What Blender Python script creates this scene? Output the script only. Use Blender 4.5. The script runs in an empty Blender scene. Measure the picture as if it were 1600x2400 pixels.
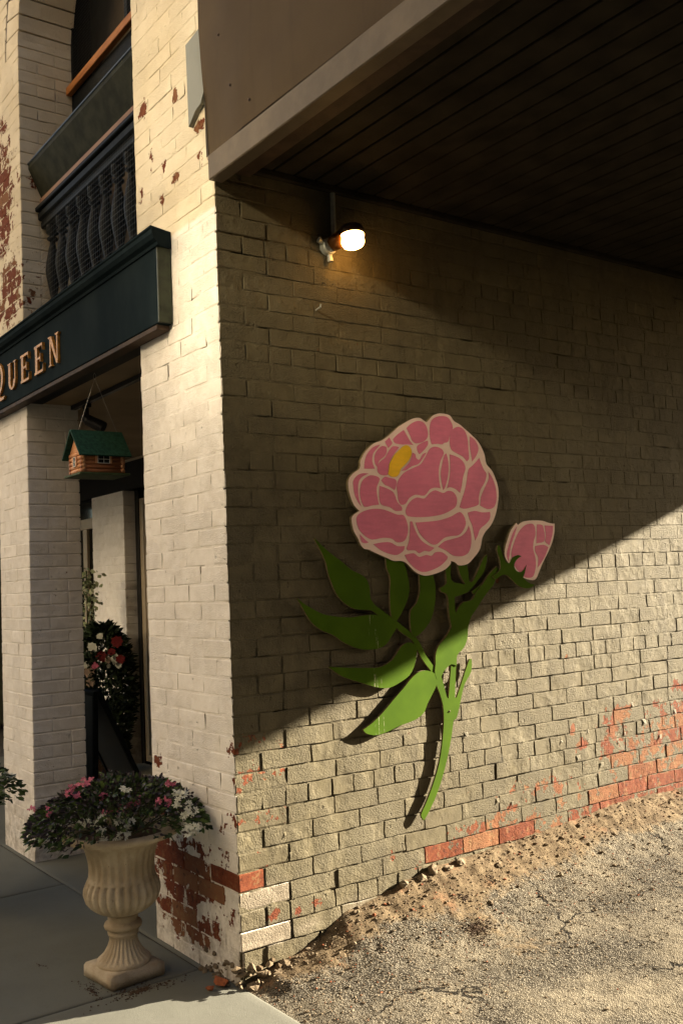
import bpy, bmesh, math, random
import numpy as np
from mathutils import Vector, Matrix

random.seed(7)
RNG = np.random.default_rng(7)
S = bpy.context.scene
COL = S.collection

# ------------------------------------------------------------------ camera
CAM_POS = np.array([3.3911, -1.9082, 1.4027])
CAM_R = np.array([[0.58638133, 0.8088933, -0.04299486],
                  [0.08385161, -0.00782167, 0.99644755],
                  [-0.80568346, 0.58790343, 0.07241348]])
cam_data = bpy.data.cameras.new("camera")
cam = bpy.data.objects.new("camera", cam_data)
COL.objects.link(cam)
cam_data.sensor_fit = 'VERTICAL'
cam_data.sensor_height = 36.0
cam_data.lens = 2288.65 / 2400 * 36.0
cam_data.clip_end = 500
cam_data.clip_start = 0.05
mw = Matrix.Identity(4)
for i in range(3):
    mw[i][0] = CAM_R[0][i]; mw[i][1] = CAM_R[1][i]; mw[i][2] = -CAM_R[2][i]; mw[i][3] = CAM_POS[i]
cam.matrix_world = mw
S.camera = cam

# ------------------------------------------------------------------ light
SUN_TO = Vector((0.31, 1.0, 0.342)).normalized()      # towards the sun: low, from the far end of the passage
world = bpy.data.worlds.new("World"); S.world = world
world.use_nodes = True
wn = world.node_tree.nodes; wl = world.node_tree.links
wn.clear()
sky = wn.new('ShaderNodeTexSky'); sky.sky_type = 'NISHITA'; sky.sun_disc = False
sky.sun_elevation = math.asin(SUN_TO.z)
sky.sun_rotation = math.atan2(SUN_TO.x, SUN_TO.y)
sky.air_density = 1.0; sky.dust_density = 2.0; sky.ozone_density = 0.6
bg = wn.new('ShaderNodeBackground'); bg.inputs[1].default_value = 0.05
wo = wn.new('ShaderNodeOutputWorld')
wl.new(sky.outputs[0], bg.inputs[0]); wl.new(bg.outputs[0], wo.inputs[0])
sun_d = bpy.data.lights.new("sun", 'SUN'); sun_d.energy = 5.0; sun_d.angle = math.radians(0.55)
sun_d.color = (1.0, 0.87, 0.67)
sun = bpy.data.objects.new("sun", sun_d); COL.objects.link(sun)
sun.rotation_euler = SUN_TO.to_track_quat('Z', 'Y').to_euler()
S.view_settings.view_transform = 'Standard'; S.view_settings.look = 'None'
S.view_settings.gamma = 1.0; S.view_settings.use_curve_mapping = False
S.view_settings.exposure = 2.95
cy = S.cycles
cy.use_denoising = True
try: cy.denoiser = 'OPENIMAGEDENOISE'; cy.denoising_prefilter = 'ACCURATE'
except Exception: pass
cy.use_adaptive_sampling = False
cy.max_bounces = 5; cy.diffuse_bounces = 4; cy.glossy_bounces = 2
cy.caustics_reflective = True; cy.blur_glossy = 0.0
cy.sample_clamp_indirect = 0.0
cy.use_guiding = True; cy.use_surface_guiding = True; cy.guiding_training_samples = 128

# ------------------------------------------------------------------ helpers
def _hash(i, j, k, s):
    n = (i * 374761393 + j * 668265263 + k * 2147483647 + s * 1274126177) & 0xFFFFFFFF
    n = ((n ^ (n >> 13)) * 1274126177) & 0xFFFFFFFF
    n = n ^ (n >> 16)
    return (n & 0xFFFFFF) / float(0xFFFFFF) * 2 - 1
def vnoise(p, s=0):
    p = np.asarray(p, float); f = np.floor(p); i = f.astype(np.int64); t = p - f
    t = t * t * (3 - 2 * t); out = 0
    for a in (0, 1):
        for b in (0, 1):
            for c in (0, 1):
                w = (t[:, 0] if a else 1 - t[:, 0]) * (t[:, 1] if b else 1 - t[:, 1]) * (t[:, 2] if c else 1 - t[:, 2])
                out = out + w * _hash(i[:, 0] + a, i[:, 1] + b, i[:, 2] + c, s)
    return out
def fbm(p, s=0, o=4, g=0.5):
    p = np.asarray(p, float); r = 0; a = 1; tot = 0
    for k in range(o):
        r = r + a * vnoise(p * (2 ** k) + 17.3 * k, s + k); tot += a; a *= g
    return r / tot
def project(P):
    v = (np.asarray(P, float) - CAM_POS) @ CAM_R.T
    return 800 + 2288.65 * v[..., 0] / v[..., 2], 1200 - 2288.65 * v[..., 1] / v[..., 2], v[..., 2]

def link(name, me, parent=None, mat=None, smooth=False):
    o = bpy.data.objects.new(name, me); COL.objects.link(o)
    if mat is not None and not me.materials: me.materials.append(mat)
    if smooth and len(me.polygons): me.polygons.foreach_set('use_smooth', [True] * len(me.polygons))
    if parent is not None: o.parent = parent
    return o
def mesh(name, verts, faces, parent=None, mat=None, smooth=False, attrs=None):
    me = bpy.data.meshes.new(name)
    me.from_pydata([tuple(map(float, v)) for v in verts], [], [tuple(map(int, f)) for f in faces])
    for k, a in (attrs or {}).items():
        at = me.attributes.new(k, 'FLOAT', 'POINT'); at.data.foreach_set('value', np.asarray(a, np.float32))
    me.update()
    return link(name, me, parent, mat, smooth)
def empty(name, loc, label=None, cat=None, group=None):
    o = bpy.data.objects.new(name, None); COL.objects.link(o); o.empty_display_size = 0.1
    o.location = loc
    tag(o, label, cat, group)
    return o
def tag(o, label=None, cat=None, group=None, kind=None):
    if label: o['label'] = label
    if cat: o['category'] = cat
    if group: o['group'] = group
    if kind: o['kind'] = kind
    return o
def fix_parent(root):
    "children were built in world space: move them under the root's location"
    bpy.context.view_layer.update()
    inv = Matrix.Translation(root.matrix_world.translation).inverted()
    for c in root.children: c.matrix_parent_inverse = inv

class MB:
    "collects shapes into ONE mesh object"
    def __init__(s): s.v = []; s.f = []
    def add(s, v, f):
        n = len(s.v); s.v += [tuple(map(float, a)) for a in v]; s.f += [tuple(int(i) + n for i in a) for a in f]; return s
    def box(s, x0, x1, y0, y1, z0, z1, b=0.0):
        if b <= 0:
            v = [(x, y, z) for x in (x0, x1) for y in (y0, y1) for z in (z0, z1)]
            f = [(0, 1, 3, 2), (4, 6, 7, 5), (0, 4, 5, 1), (2, 3, 7, 6), (0, 2, 6, 4), (1, 5, 7, 3)]
            return s.add(v, f)
        bm = bmesh.new(); bmesh.ops.create_cube(bm, size=1)
        for v in bm.verts: v.co = Vector(((x0 + x1) / 2 + v.co.x * (x1 - x0), (y0 + y1) / 2 + v.co.y * (y1 - y0), (z0 + z1) / 2 + v.co.z * (z1 - z0)))
        bmesh.ops.bevel(bm, geom=bm.edges[:], offset=b, segments=1, affect='EDGES', profile=0.6)
        bm.verts.index_update()
        s.add([v.co[:] for v in bm.verts], [[v.index for v in f.verts] for f in bm.faces]); bm.free(); return s
    def xbox(s, size, mat, b=0.0):
        m = MB().box(-size[0] / 2, size[0] / 2, -size[1] / 2, size[1] / 2, -size[2] / 2, size[2] / 2, b)
        return s.add([tuple(mat @ Vector(v)) for v in m.v], m.f)
    def tube(s, pts, r, n=8, cap=True):
        pts = [Vector(p) for p in pts]; rs = r if hasattr(r, '__len__') else [r] * len(pts)
        V = []; F = []; up = Vector((0.13, 0.27, 0.95)).normalized()
        for i, p in enumerate(pts):
            d = (pts[min(i + 1, len(pts) - 1)] - pts[max(i - 1, 0)])
            d = d.normalized() if d.length > 1e-9 else Vector((0, 0, 1))
            a = d.cross(up); a = a.normalized() if a.length > 1e-3 else d.orthogonal().normalized(); b = d.cross(a)
            for k in range(n):
                t = 2 * math.pi * k / n; V.append(p + (a * math.cos(t) + b * math.sin(t)) * rs[i])
        for i in range(len(pts) - 1):
            for k in range(n):
                F.append((i * n + k, i * n + (k + 1) % n, (i + 1) * n + (k + 1) % n, (i + 1) * n + k))
        if cap: F.append(tuple(range(n - 1, -1, -1))); F.append(tuple((len(pts) - 1) * n + k for k in range(n)))
        return s.add(V, F)
    def lathe(s, prof, n=32, mat=Matrix.Identity(4), mod=None, cap=False):
        V = []; F = []
        for (r, z) in prof:
            for k in range(n):
                t = 2 * math.pi * k / n; rr = r * (mod(t, z) if mod else 1)
                V.append(mat @ Vector((rr * math.cos(t), rr * math.sin(t), z)))
        for i in range(len(prof) - 1):
            for k in range(n): F.append((i * n + k, i * n + (k + 1) % n, (i + 1) * n + (k + 1) % n, (i + 1) * n + k))
        if cap: F.append(tuple(range(n - 1, -1, -1))); F.append(tuple((len(prof) - 1) * n + k for k in range(n)))
        return s.add(V, F)
    def prism(s, poly, a, b, f):
        "poly in 2-D, extruded between depths a (back) and b (front); f(u, v, depth) -> xyz"
        n = len(poly)
        V = [f(u, v, a) for u, v in poly] + [f(u, v, b) for u, v in poly]
        F = [tuple(range(n, 2 * n)), tuple(range(n - 1, -1, -1))] + [(i, (i + 1) % n, n + (i + 1) % n, n + i) for i in range(n)]
        return s.add(V, F)
    def build(s, name, mat, parent=None, smooth=False): 
        o = mesh(name, s.v, s.f, parent, mat, smooth); return o

def catmull(P, k=4, closed=True, ten=0.5):
    P = [np.array(p, float) for p in P]; n = len(P); out = []
    for i in range(n if closed else n - 1):
        p0, p1, p2, p3 = P[(i - 1) % n], P[i], P[(i + 1) % n], P[(i + 2) % n]
        if not closed:
            p0 = P[max(i - 1, 0)]; p3 = P[min(i + 2, n - 1)]
        # keep sharp tips sharp
        a = p1 - p0; b = p2 - p1; c = p3 - p2
        def sharp(u, w): return np.dot(u, w) < 0.25 * np.linalg.norm(u) * np.linalg.norm(w)
        m1 = np.zeros(2) if sharp(a, b) else (p2 - p0) * ten
        m2 = np.zeros(2) if sharp(b, c) else (p3 - p1) * ten
        lb = np.linalg.norm(b)
        for m in (m1, m2):
            lm = np.linalg.norm(m)
            if lm > lb * 1.0 and lm > 0: m *= lb / lm
        for j in range(k):
            t = j / k; t2 = t * t; t3 = t2 * t
            out.append(tuple((2 * t3 - 3 * t2 + 1) * p1 + (t3 - 2 * t2 + t) * m1 + (-2 * t3 + 3 * t2) * p2 + (t3 - t2) * m2))
    if not closed: out.append(tuple(P[-1]))
    return out

# ------------------------------------------------------------------ materials
class NT:
    def __init__(s, name):
        s.m = bpy.data.materials.new(name); s.m.use_nodes = True
        s.t = s.m.node_tree; s.n = s.t.nodes; s.l = s.t.links
        s.b = s.n['Principled BSDF']; s.pos = None
    def node(s, t, **k):
        n = s.n.new(t)
        for a, v in k.items(): setattr(n, a, v)
        return n
    def set(s, sock, v):
        if isinstance(v, bpy.types.NodeSocket): s.l.new(v, sock)
        elif isinstance(v, tuple) and len(v) == 3 and sock.type == 'RGBA': sock.default_value = (*v, 1)
        else: sock.default_value = v
    def P(s):
        if s.pos is None: s.pos = s.node('ShaderNodeNewGeometry').outputs['Position']
        return s.pos
    def O(s): return s.node('ShaderNodeTexCoord').outputs['Object']
    def noise(s, scale, detail=4, rough=0.55, vec=None, dist=0.0, col=False):
        n = s.node('ShaderNodeTexNoise'); s.set(n.inputs['Vector'], vec if vec is not None else s.P())
        n.inputs['Scale'].default_value = scale; n.inputs['Detail'].default_value = detail
        n.inputs['Roughness'].default_value = rough; n.inputs['Distortion'].default_value = dist
        return n.outputs['Color' if col else 'Fac']
    def voro(s, scale, feat='F1', out='Distance', vec=None, rnd=1.0):
        n = s.node('ShaderNodeTexVoronoi', feature=feat); s.set(n.inputs['Vector'], vec if vec is not None else s.P())
        n.inputs['Scale'].default_value = scale; n.inputs['Randomness'].default_value = rnd
        return n.outputs[out]
    def math(s, op, a, b=0.0, c=0.0, clamp=False):
        n = s.node('ShaderNodeMath', operation=op, use_clamp=clamp)
        s.set(n.inputs[0], a); s.set(n.inputs[1], b); s.set(n.inputs[2], c); return n.outputs[0]
    def step(s, v, a, b, lo=0.0, hi=1.0):
        n = s.node('ShaderNodeMapRange', interpolation_type='SMOOTHSTEP')
        s.set(n.inputs[0], v); n.inputs[1].default_value = a; n.inputs[2].default_value = b
        n.inputs[3].default_value = lo; n.inputs[4].default_value = hi; return n.outputs[0]
    def mix(s, f, a, b, mode='MIX'):
        n = s.node('ShaderNodeMix', data_type='RGBA', blend_type=mode)
        s.set(n.inputs[0], f); s.set(n.inputs[6], a); s.set(n.inputs[7], b); return n.outputs[2]
    def attr(s, name): return s.node('ShaderNodeAttribute', attribute_name=name).outputs['Fac']
    def scalevec(s, v, sc):
        n = s.node('ShaderNodeVectorMath', operation='MULTIPLY'); s.set(n.inputs[0], v); n.inputs[1].default_value = sc; return n.outputs[0]
    def sep(s, v):
        n = s.node('ShaderNodeSeparateXYZ'); s.set(n.inputs[0], v); return n.outputs
    def bump(s, h, strength=1.0, dist=0.001, normal=None):
        n = s.node('ShaderNodeBump'); s.set(n.inputs['Height'], h); n.inputs['Strength'].default_value = strength
        n.inputs['Distance'].default_value = dist
        if normal is not None: s.set(n.inputs['Normal'], normal)
        return n.outputs[0]
    def done(s, color=None, rough=None, normal=None, **k):
        if color is not None: s.set(s.b.inputs['Base Color'], color)
        if rough is not None: s.set(s.b.inputs['Roughness'], rough)
        if normal is not None: s.set(s.b.inputs['Normal'], normal)
        k.setdefault('Specular_IOR_Level', 0.22)
        for a, v in k.items(): s.set(s.b.inputs[a.replace('_', ' ')], v)
        return s.m
def simple(name, c, rough=0.6, var=0.12, scale=14, bump=0.0004, bs=70, metal=0.0, spec=None):
    m = NT(name); n = m.noise(scale, 5); f = m.step(n, 0.3, 0.7)
    lo = tuple(x * (1 - var) for x in c); hi = tuple(min(1, x * (1 + var)) for x in c)
    col = m.mix(f, lo, hi)
    k = {'Metallic': metal}
    if spec is not None: k['Specular_IOR_Level'] = spec
    return m.done(col, rough, m.bump(m.noise(bs, 4), 0.6, bump) if bump else None, **k)

def brick_material():
    m = NT('painted_brick'); P = m.P()
    n_big = m.noise(2.2, 4); n_mid = m.noise(14, 4, 0.64); n_fine = m.noise(48, 4, 0.70); n_grain = m.noise(230, 2, 0.7)
    peel = m.attr('peel'); white = m.attr('white'); tone = m.attr('tone')
    # paint colour: taupe on the passage side, cream white on the street side
    nx = m.sep(m.node('ShaderNodeNewGeometry').outputs['Normal'])
    front = m.step(m.math('SUBTRACT', m.math('MULTIPLY', nx[1], -1.0), nx[0]), -0.05, 0.05)
    front = m.math('MULTIPLY', front, m.step(m.sep(P)[1], 0.035, 0.020))      # only the street face of the building is painted cream
    w = m.math('MAXIMUM', front, white, clamp=True)
    taupe = m.mix(m.step(n_mid, 0.3, 0.72), (0.080, 0.065, 0.033), (0.108, 0.089, 0.047))
    taupe = m.mix(m.math('MULTIPLY', tone, 0.28), taupe, (0.124, 0.105, 0.060))
    strk = m.noise(7, 4, 0.65, m.scalevec(P, (1.0, 1.0, 0.22)))
    taupe = m.mix(m.math('MULTIPLY', m.step(strk, 0.50, 0.70), 0.45), taupe, (0.058, 0.046, 0.024))
    taupe = m.mix(m.math('MULTIPLY', m.step(n_big, 0.54, 0.66), 0.40), taupe, (0.125, 0.107, 0.064))
    wcol = m.mix(m.step(n_mid, 0.3, 0.7), (0.69, 0.635, 0.555), (0.78, 0.73, 0.66))
    z = m.sep(P)[2]
    zz = m.math('ADD', z, m.math('MULTIPLY', m.math('SUBTRACT', n_mid, 0.5), 0.03))
    up = m.step(zz, 2.945, 2.965)
    wcol = m.mix(up, wcol, m.mix(m.step(n_big, 0.3, 0.7), (0.58, 0.495, 0.345), (0.69, 0.61, 0.46)))
    # grime specks on the white
    speck = m.math('MULTIPLY', m.step(m.noise(38, 5, 0.75), 0.64, 0.72), m.step(m.noise(3.1, 3), 0.45, 0.6))
    wcol = m.mix(m.math('MULTIPLY', speck, 0.5), wcol, (0.26, 0.20, 0.14))
    splash = m.math('MULTIPLY', m.step(zz, 0.55, -0.15), m.step(m.noise(16, 6, 0.72), 0.40, 0.62))
    wcol = m.mix(m.math('MULTIPLY', splash, 0.62), wcol, (0.27, 0.215, 0.155))
    white_sunside = m.mix(m.step(n_mid, 0.35, 0.65), (0.165, 0.135, 0.095), (0.225, 0.190, 0.140))      # the white paint darkened in colour where sun strikes the passage side
    paint = m.mix(w, taupe, m.mix(m.math('MULTIPLY', m.step(nx[0], 0.4, 0.6), m.step(m.sep(P)[0], -0.3, -0.25)), wcol, white_sunside))
    # bare brick under the paint
    bare = m.mix(m.step(n_fine, 0.25, 0.75), (0.27, 0.070, 0.034), (0.46, 0.155, 0.080))
    bare = m.mix(m.math('MULTIPLY', m.step(tone, 0.45, 0.95), 0.66), bare, (0.62, 0.40, 0.29))
    bare = m.mix(m.math('MULTIPLY', m.step(m.noise(19, 5, 0.7), 0.53, 0.64), 0.55), bare, (0.62, 0.51, 0.39))
    bare = m.mix(m.math('MULTIPLY', m.step(m.noise(31, 3), 0.60, 0.68), 0.7), bare, (0.12, 0.045, 0.03))
    bare = m.mix(1.0, bare, (0.36, 0.275, 0.165), 'MULTIPLY')
    edge = m.math('ADD', m.math('MULTIPLY', m.math('SUBTRACT', n_mid, 0.5), 1.9), m.math('MULTIPLY', m.math('SUBTRACT', n_fine, 0.5), 0.7))
    pm = m.math('ADD', peel, edge)
    mask = m.step(pm, 0.485, 0.515)
    # hairline dark joints and small voids where the mortar dropped out
    void = m.math('MULTIPLY', m.step(m.noise(24, 3, 0.75), 0.67, 0.71), m.step(n_big, 0.42, 0.6))
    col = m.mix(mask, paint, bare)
    col = m.mix(m.math('MULTIPLY', void, 0.55), col, (0.10, 0.075, 0.05))
    n_gr2 = m.noise(150, 3, 0.75); n_gr3 = m.noise(75, 3, 0.6)
    rz = m.math('ADD', m.noise(5.5, 3), m.math('MULTIPLY', m.math('SUBTRACT', tone, 0.5), 0.22))
    rough_zone = m.step(rz, 0.34, 0.62, 0.25, 1.55)
    h = m.math('ADD', m.math('MULTIPLY', n_gr3, 0.30), m.math('ADD', m.math('MULTIPLY', n_gr2, 0.62), m.math('MULTIPLY', n_grain, 0.18)))
    h = m.math('MULTIPLY', h, rough_zone)
    h = m.math('ADD', h, m.math('MULTIPLY', n_mid, 0.22))
    # pock marks
    for (sc_, th, am) in ((34, 0.86, 0.8), (75, 0.84, 0.5)):
        pv = m.node('ShaderNodeVectorMath', operation='ADD'); m.set(pv.inputs[0], P); m.set(pv.inputs[1], m.scalevec(m.noise(60, 1, col=True), (0.012, 0.012, 0.012)))
        pk = m.node('ShaderNodeTexVoronoi', feature='F1'); m.set(pk.inputs['Vector'], pv.outputs[0]); pk.inputs['Scale'].default_value = sc_
        pcs = m.sep(pk.outputs['Color'])
        pick = m.math('MULTIPLY', m.step(pcs[0], th, th + 0.04), m.step(rz, 0.40, 0.55))
        rad = m.math('MULTIPLY', pcs[1], 0.34)
        pit = m.math('MULTIPLY', m.step(m.math('SUBTRACT', pk.outputs['Distance'], rad), 0.06, -0.06), pick)
        h = m.math('SUBTRACT', h, m.math('MULTIPLY', pit, am))
    h = m.math('MULTIPLY', h, m.mix(w, (1.0,) * 3, (0.45,) * 3))
    h = m.math('SUBTRACT', h, m.math('MULTIPLY', mask, 0.95))
    h = m.math('SUBTRACT', h, m.math('MULTIPLY', void, 1.3))
    nb = m.bump(h, 1.0, 0.0110)
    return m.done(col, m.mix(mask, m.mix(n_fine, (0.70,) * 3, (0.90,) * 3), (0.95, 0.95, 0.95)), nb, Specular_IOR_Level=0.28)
M = {}
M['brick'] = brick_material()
def asphalt_mat():
    m = NT('asphalt_dirt'); P = m.P(); dirt = m.attr('dirt')
    n1 = m.noise(3.2, 5); n2 = m.noise(22, 5, 0.65); n3 = m.noise(120, 4, 0.7)
    d = m.node('ShaderNodeTexVoronoi', feature='F1'); m.set(d.inputs['Vector'], P); d.inputs['Scale'].default_value = 165
    cell = m.sep(d.outputs['Color'])[0]
    d2 = m.node('ShaderNodeTexVoronoi', feature='F1'); m.set(d2.inputs['Vector'], P); d2.inputs['Scale'].default_value = 60
    stone = m.mix(m.step(cell, 0.10, 0.9), (0.0448, 0.0403, 0.0330), (0.2632, 0.2374, 0.1870))
    stone = m.mix(m.step(d.outputs['Distance'], 0.36, 0.62), stone, (0.0358, 0.0291, 0.0198))
    dustc = m.mix(n2, (0.1680, 0.1434, 0.1012), (0.2520, 0.2184, 0.1595))
    dust = m.step(m.math('ADD', n1, m.math('MULTIPLY', n2, 0.4)), 0.55, 0.98)
    asp = m.mix(m.math('MULTIPLY', dust, 0.80), stone, dustc)
    soil = m.mix(m.step(n2, 0.3, 0.7), (0.0694, 0.0482, 0.0275), (0.1680, 0.1266, 0.0770))
    soil = m.mix(m.math('MULTIPLY', m.step(m.noise(6, 4), 0.55, 0.7), 0.5), soil, (0.2359, 0.1186, 0.0627))
    soil = m.mix(m.step(n3, 0.62, 0.72), soil, (0.1136, 0.0720, 0.0369))
    wv = m.node('ShaderNodeVectorMath', operation='ADD'); m.set(wv.inputs[0], P); m.set(wv.inputs[1], m.scalevec(m.noise(4.0, 5, 0.6, col=True), (0.3920, 0.3802, 0.0000)))
    ck = m.voro(1.15, 'DISTANCE_TO_EDGE', 'Distance', m.scalevec(wv.outputs[0], (1, 1, 0)))
    crack = m.math('MULTIPLY', m.step(ck, 0.011, 0.003), m.step(n1, 0.40, 0.55))
    asp = m.mix(crack, asp, (0.0134, 0.0109, 0.0076))
    k = m.step(m.math('ADD', dirt, m.math('MULTIPLY', m.math('SUBTRACT', n2, 0.5), 0.9)), 0.35, 0.65)
    col = m.mix(k, asp, soil)
    ha = m.math('ADD', m.math('MULTIPLY', m.step(d.outputs['Distance'], 0.62, 0.1), 0.75), m.math('MULTIPLY', m.step(d2.outputs['Distance'], 0.6, 0.1), 0.5))
    ha = m.math('ADD', ha, m.math('MULTIPLY', cell, 0.4))
    ha = m.math('MULTIPLY', ha, m.step(m.math('MULTIPLY', dust, 0.75), 0.0, 1.0, 1.0, 0.45))
    hs = m.math('ADD', m.math('MULTIPLY', n2, 1.2), m.math('MULTIPLY', n3, 0.9))
    h = m.node('ShaderNodeMix', data_type='FLOAT'); m.set(h.inputs[0], k); m.set(h.inputs[2], ha); m.set(h.inputs[3], hs)
    hh = m.math('SUBTRACT', h.outputs[0], m.math('MULTIPLY', crack, 1.5))
    return m.done(col, 0.95, m.bump(hh, 1.0, 0.0045), Specular_IOR_Level=0.1)
def concrete_mat():
    m = NT('sidewalk_concrete'); n1 = m.noise(1.7, 5); n2 = m.noise(26, 5, 0.7); n3 = m.noise(260, 3, 0.7)
    c = m.mix(m.step(n1, 0.3, 0.7), (0.0853, 0.0847, 0.0690), (0.1143, 0.1142, 0.0954))
    c = m.mix(m.math('MULTIPLY', m.step(n2, 0.55, 0.75), 0.35), c, (0.0616, 0.0591, 0.0467))
    c = m.mix(m.math('MULTIPLY', m.step(n3, 0.3, 0.7), 0.45), c, (0.1306, 0.1300, 0.1096))
    sp = m.step(m.noise(9, 5, 0.8), 0.70, 0.76)
    c = m.mix(m.math('MULTIPLY', sp, 0.6), c, (0.0272, 0.0216, 0.0154))
    return m.done(c, 0.95, m.bump(m.math('ADD', n3, m.math('MULTIPLY', n2, 0.7)), 0.9, 0.0014))
M['asphalt'] = asphalt_mat(); M['concrete'] = concrete_mat()
M['street'] = simple('street_asphalt', (0.055, 0.052, 0.047), 0.9, 0.2, 5, 0.002, 80)
M['unseen_dark'] = simple('dark_unseen_wall', (0.05, 0.04, 0.032), 0.9, 0.2, 3, 0.001, 30)  # for walls out of view, kept dark to cut fill light
M['joint'] = simple('dark_joint', (0.035, 0.026, 0.018), 0.95, 0.3, 30, 0.002, 60)
def rubble_mat():
    m = NT('rubble'); n = m.noise(38, 5); i = m.attr('tone')
    c = m.mix(i, (0.0977, 0.0675, 0.0378), (0.2232, 0.1800, 0.1218)); c = m.mix(m.step(i, 0.90, 0.93), c, (0.2046, 0.0675, 0.0294))
    c = m.mix(m.math('MULTIPLY', m.step(n, 0.5, 0.7), 0.4), c, (0.0744, 0.0495, 0.0294))
    return m.done(c, 0.95, m.bump(m.noise(160, 4, 0.7), 1.0, 0.0025))
M['rubble'] = rubble_mat()
M['soil'] = simple('dark_soil', (0.05, 0.031, 0.018), 0.95, 0.35, 60, 0.003, 120)
def metal_panel():
    m = NT('painted_sheet_metal'); n = m.noise(1.6, 5, 0.6); n2 = m.noise(60, 5, 0.7)
    c = m.mix(m.step(n, 0.25, 0.75), (0.0593, 0.0410, 0.0228), (0.0779, 0.0552, 0.0309))
    st = m.noise(5.0, 4, 0.6, m.scalevec(m.P(), (3.0, 3.0, 0.35)))
    c = m.mix(m.math('MULTIPLY', m.step(st, 0.52, 0.75), 0.3), c, (0.0487, 0.0333, 0.0182))
    c = m.mix(m.math('MULTIPLY', m.step(n2, 0.68, 0.74), 0.7), c, (0.0697, 0.0417, 0.0228))
    return m.done(c, 0.75, m.bump(n2, 0.3, 0.0005), Specular_IOR_Level=0.12)
M['panel'] = metal_panel()
M['flash'] = simple('grey_green_flashing', (0.2040, 0.2040, 0.1620), 0.4, 0.08, 4, 0.0003, 40)
M['trim'] = simple('cream_trim', (0.1067, 0.0819, 0.0534), 0.55, 0.15, 9, 0.0005, 60)
M['brownedge'] = simple('brown_edge', (0.0450, 0.0276, 0.0168), 0.7, 0.3, 12, 0.0006, 60)
M['soffit'] = simple('dark_soffit', (0.0225, 0.0185, 0.0127), 0.7, 0.3, 6, 0.0004, 50, spec=0.05)
M['soffitback'] = simple('soffit_backing', (0.012, 0.009, 0.007), 0.9, 0.2, 6, 0)
def sign_mat():
    m = NT('dark_sign_paint'); n = m.noise(5, 6, 0.65, m.scalevec(m.P(), (1, 1, 0.4))); n2 = m.noise(120, 4, 0.75)
    c = m.mix(m.step(n, 0.3, 0.7), (0.0057, 0.0105, 0.0130), (0.0112, 0.0175, 0.0199))
    c = m.mix(m.step(n2, 0.74, 0.80), c, (0.1430, 0.1930, 0.1889))
    return m.done(c, 0.85, m.bump(n2, 0.35, 0.0006), Specular_IOR_Level=0.03)
M['sign'] = sign_mat()
M['signend'] = simple('olive_sign_end', (0.0300, 0.0348, 0.0204), 0.45, 0.3, 20, 0.0006, 60)
M['gold'] = simple('weathered_gold', (0.4433, 0.2025, 0.0360), 0.42, 0.35, 60, 0.0006, 110, metal=0.35)
M['green'] = None
def green_mat():
    m = NT('green_board_paint'); n = m.noise(7, 5); n2 = m.noise(170, 4, 0.7)
    c = m.mix(m.step(n, 0.3, 0.7), (0.0371, 0.0755, 0.0022), (0.0494, 0.0954, 0.0032))
    st = m.noise(150, 2, 0.6, m.scalevec(m.P(), (0.2, 1.0, 0.05)))
    fine = m.noise(45, 4, 0.8)
    yy = m.sep(m.P())[1]
    band = m.math('MULTIPLY', m.step(yy, 0.655, 0.68), m.step(yy, 0.735, 0.71))
    mk = m.math('MULTIPLY', m.math('MULTIPLY', m.step(st, 0.58, 0.63), m.step(fine, 0.42, 0.56)), band)
    c = m.mix(m.math('MULTIPLY', mk, 0.85), c, (0.30, 0.30, 0.19))
    c = m.mix(m.math('MULTIPLY', m.step(m.noise(30, 5, 0.8), 0.62, 0.74), 0.35), c, (0.02, 0.03, 0.006))
    return m.done(c, 0.85, m.bump(n2, 0.4, 0.0004), Specular_IOR_Level=0.06)
M['green'] = green_mat()
def board_paint(name, c, var=0.12):
    m = NT(name); n = m.noise(5.5, 5, 0.6); br = m.noise(60, 4, 0.6, m.scalevec(m.P(), (1, 0.25, 1.0))); gr = m.noise(210, 3, 0.7)
    f = m.math('ADD', m.math('MULTIPLY', n, 0.6), m.math('MULTIPLY', br, 0.4))
    col = m.mix(m.step(f, 0.32, 0.68), tuple(x * (1 - var) for x in c), tuple(min(1, x * (1 + var)) for x in c))
    col = m.mix(m.math('MULTIPLY', m.step(n, 0.55, 0.8), 0.14), col, (0.30, 0.24, 0.20))
    col = m.mix(m.math('MULTIPLY', m.step(m.noise(46, 5, 0.8), 0.70, 0.76), 0.5), col, (0.16, 0.10, 0.08))
    return m.done(col, 0.6, m.bump(m.math('ADD', gr, br), 0.5, 0.0006))
M['pink'] = board_paint('pink_petal_paint', (0.64, 0.165, 0.275))
M['pinkwhite'] = board_paint('pale_pink_board_paint', (0.78, 0.59, 0.54), 0.08)
M['yellow'] = board_paint('yellow_paint', (0.80, 0.47, 0.010))
M['ply'] = simple('board_edge', (0.13, 0.10, 0.05), 0.8, 0.25, 90, 0.0005, 90)
def stone_mat():
    m = NT('cast_stone_urn'); n = m.noise(8, 5); n2 = m.noise(90, 5, 0.7)
    c = m.mix(m.step(n, 0.28, 0.72), (0.2880, 0.2250, 0.1418), (0.4560, 0.3812, 0.2767))
    c = m.mix(m.math('MULTIPLY', m.step(n2, 0.55, 0.75), 0.4), c, (0.2400, 0.1625, 0.0945))
    st = m.noise(16, 4, 0.6, m.scalevec(m.P(), (1, 1, 0.15)))
    c = m.mix(m.math('MULTIPLY', m.step(st, 0.55, 0.72), 0.4), c, (0.2760, 0.1812, 0.0972))
    c = m.mix(m.math('MULTIPLY', m.step(m.noise(45, 4, 0.8), 0.60, 0.72), 0.5), c, (0.12, 0.085, 0.05))
    return m.done(c, 0.92, m.bump(m.math('ADD', n2, m.noise(240, 2)), 1.0, 0.0036))
M['stone'] = stone_mat()
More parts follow.
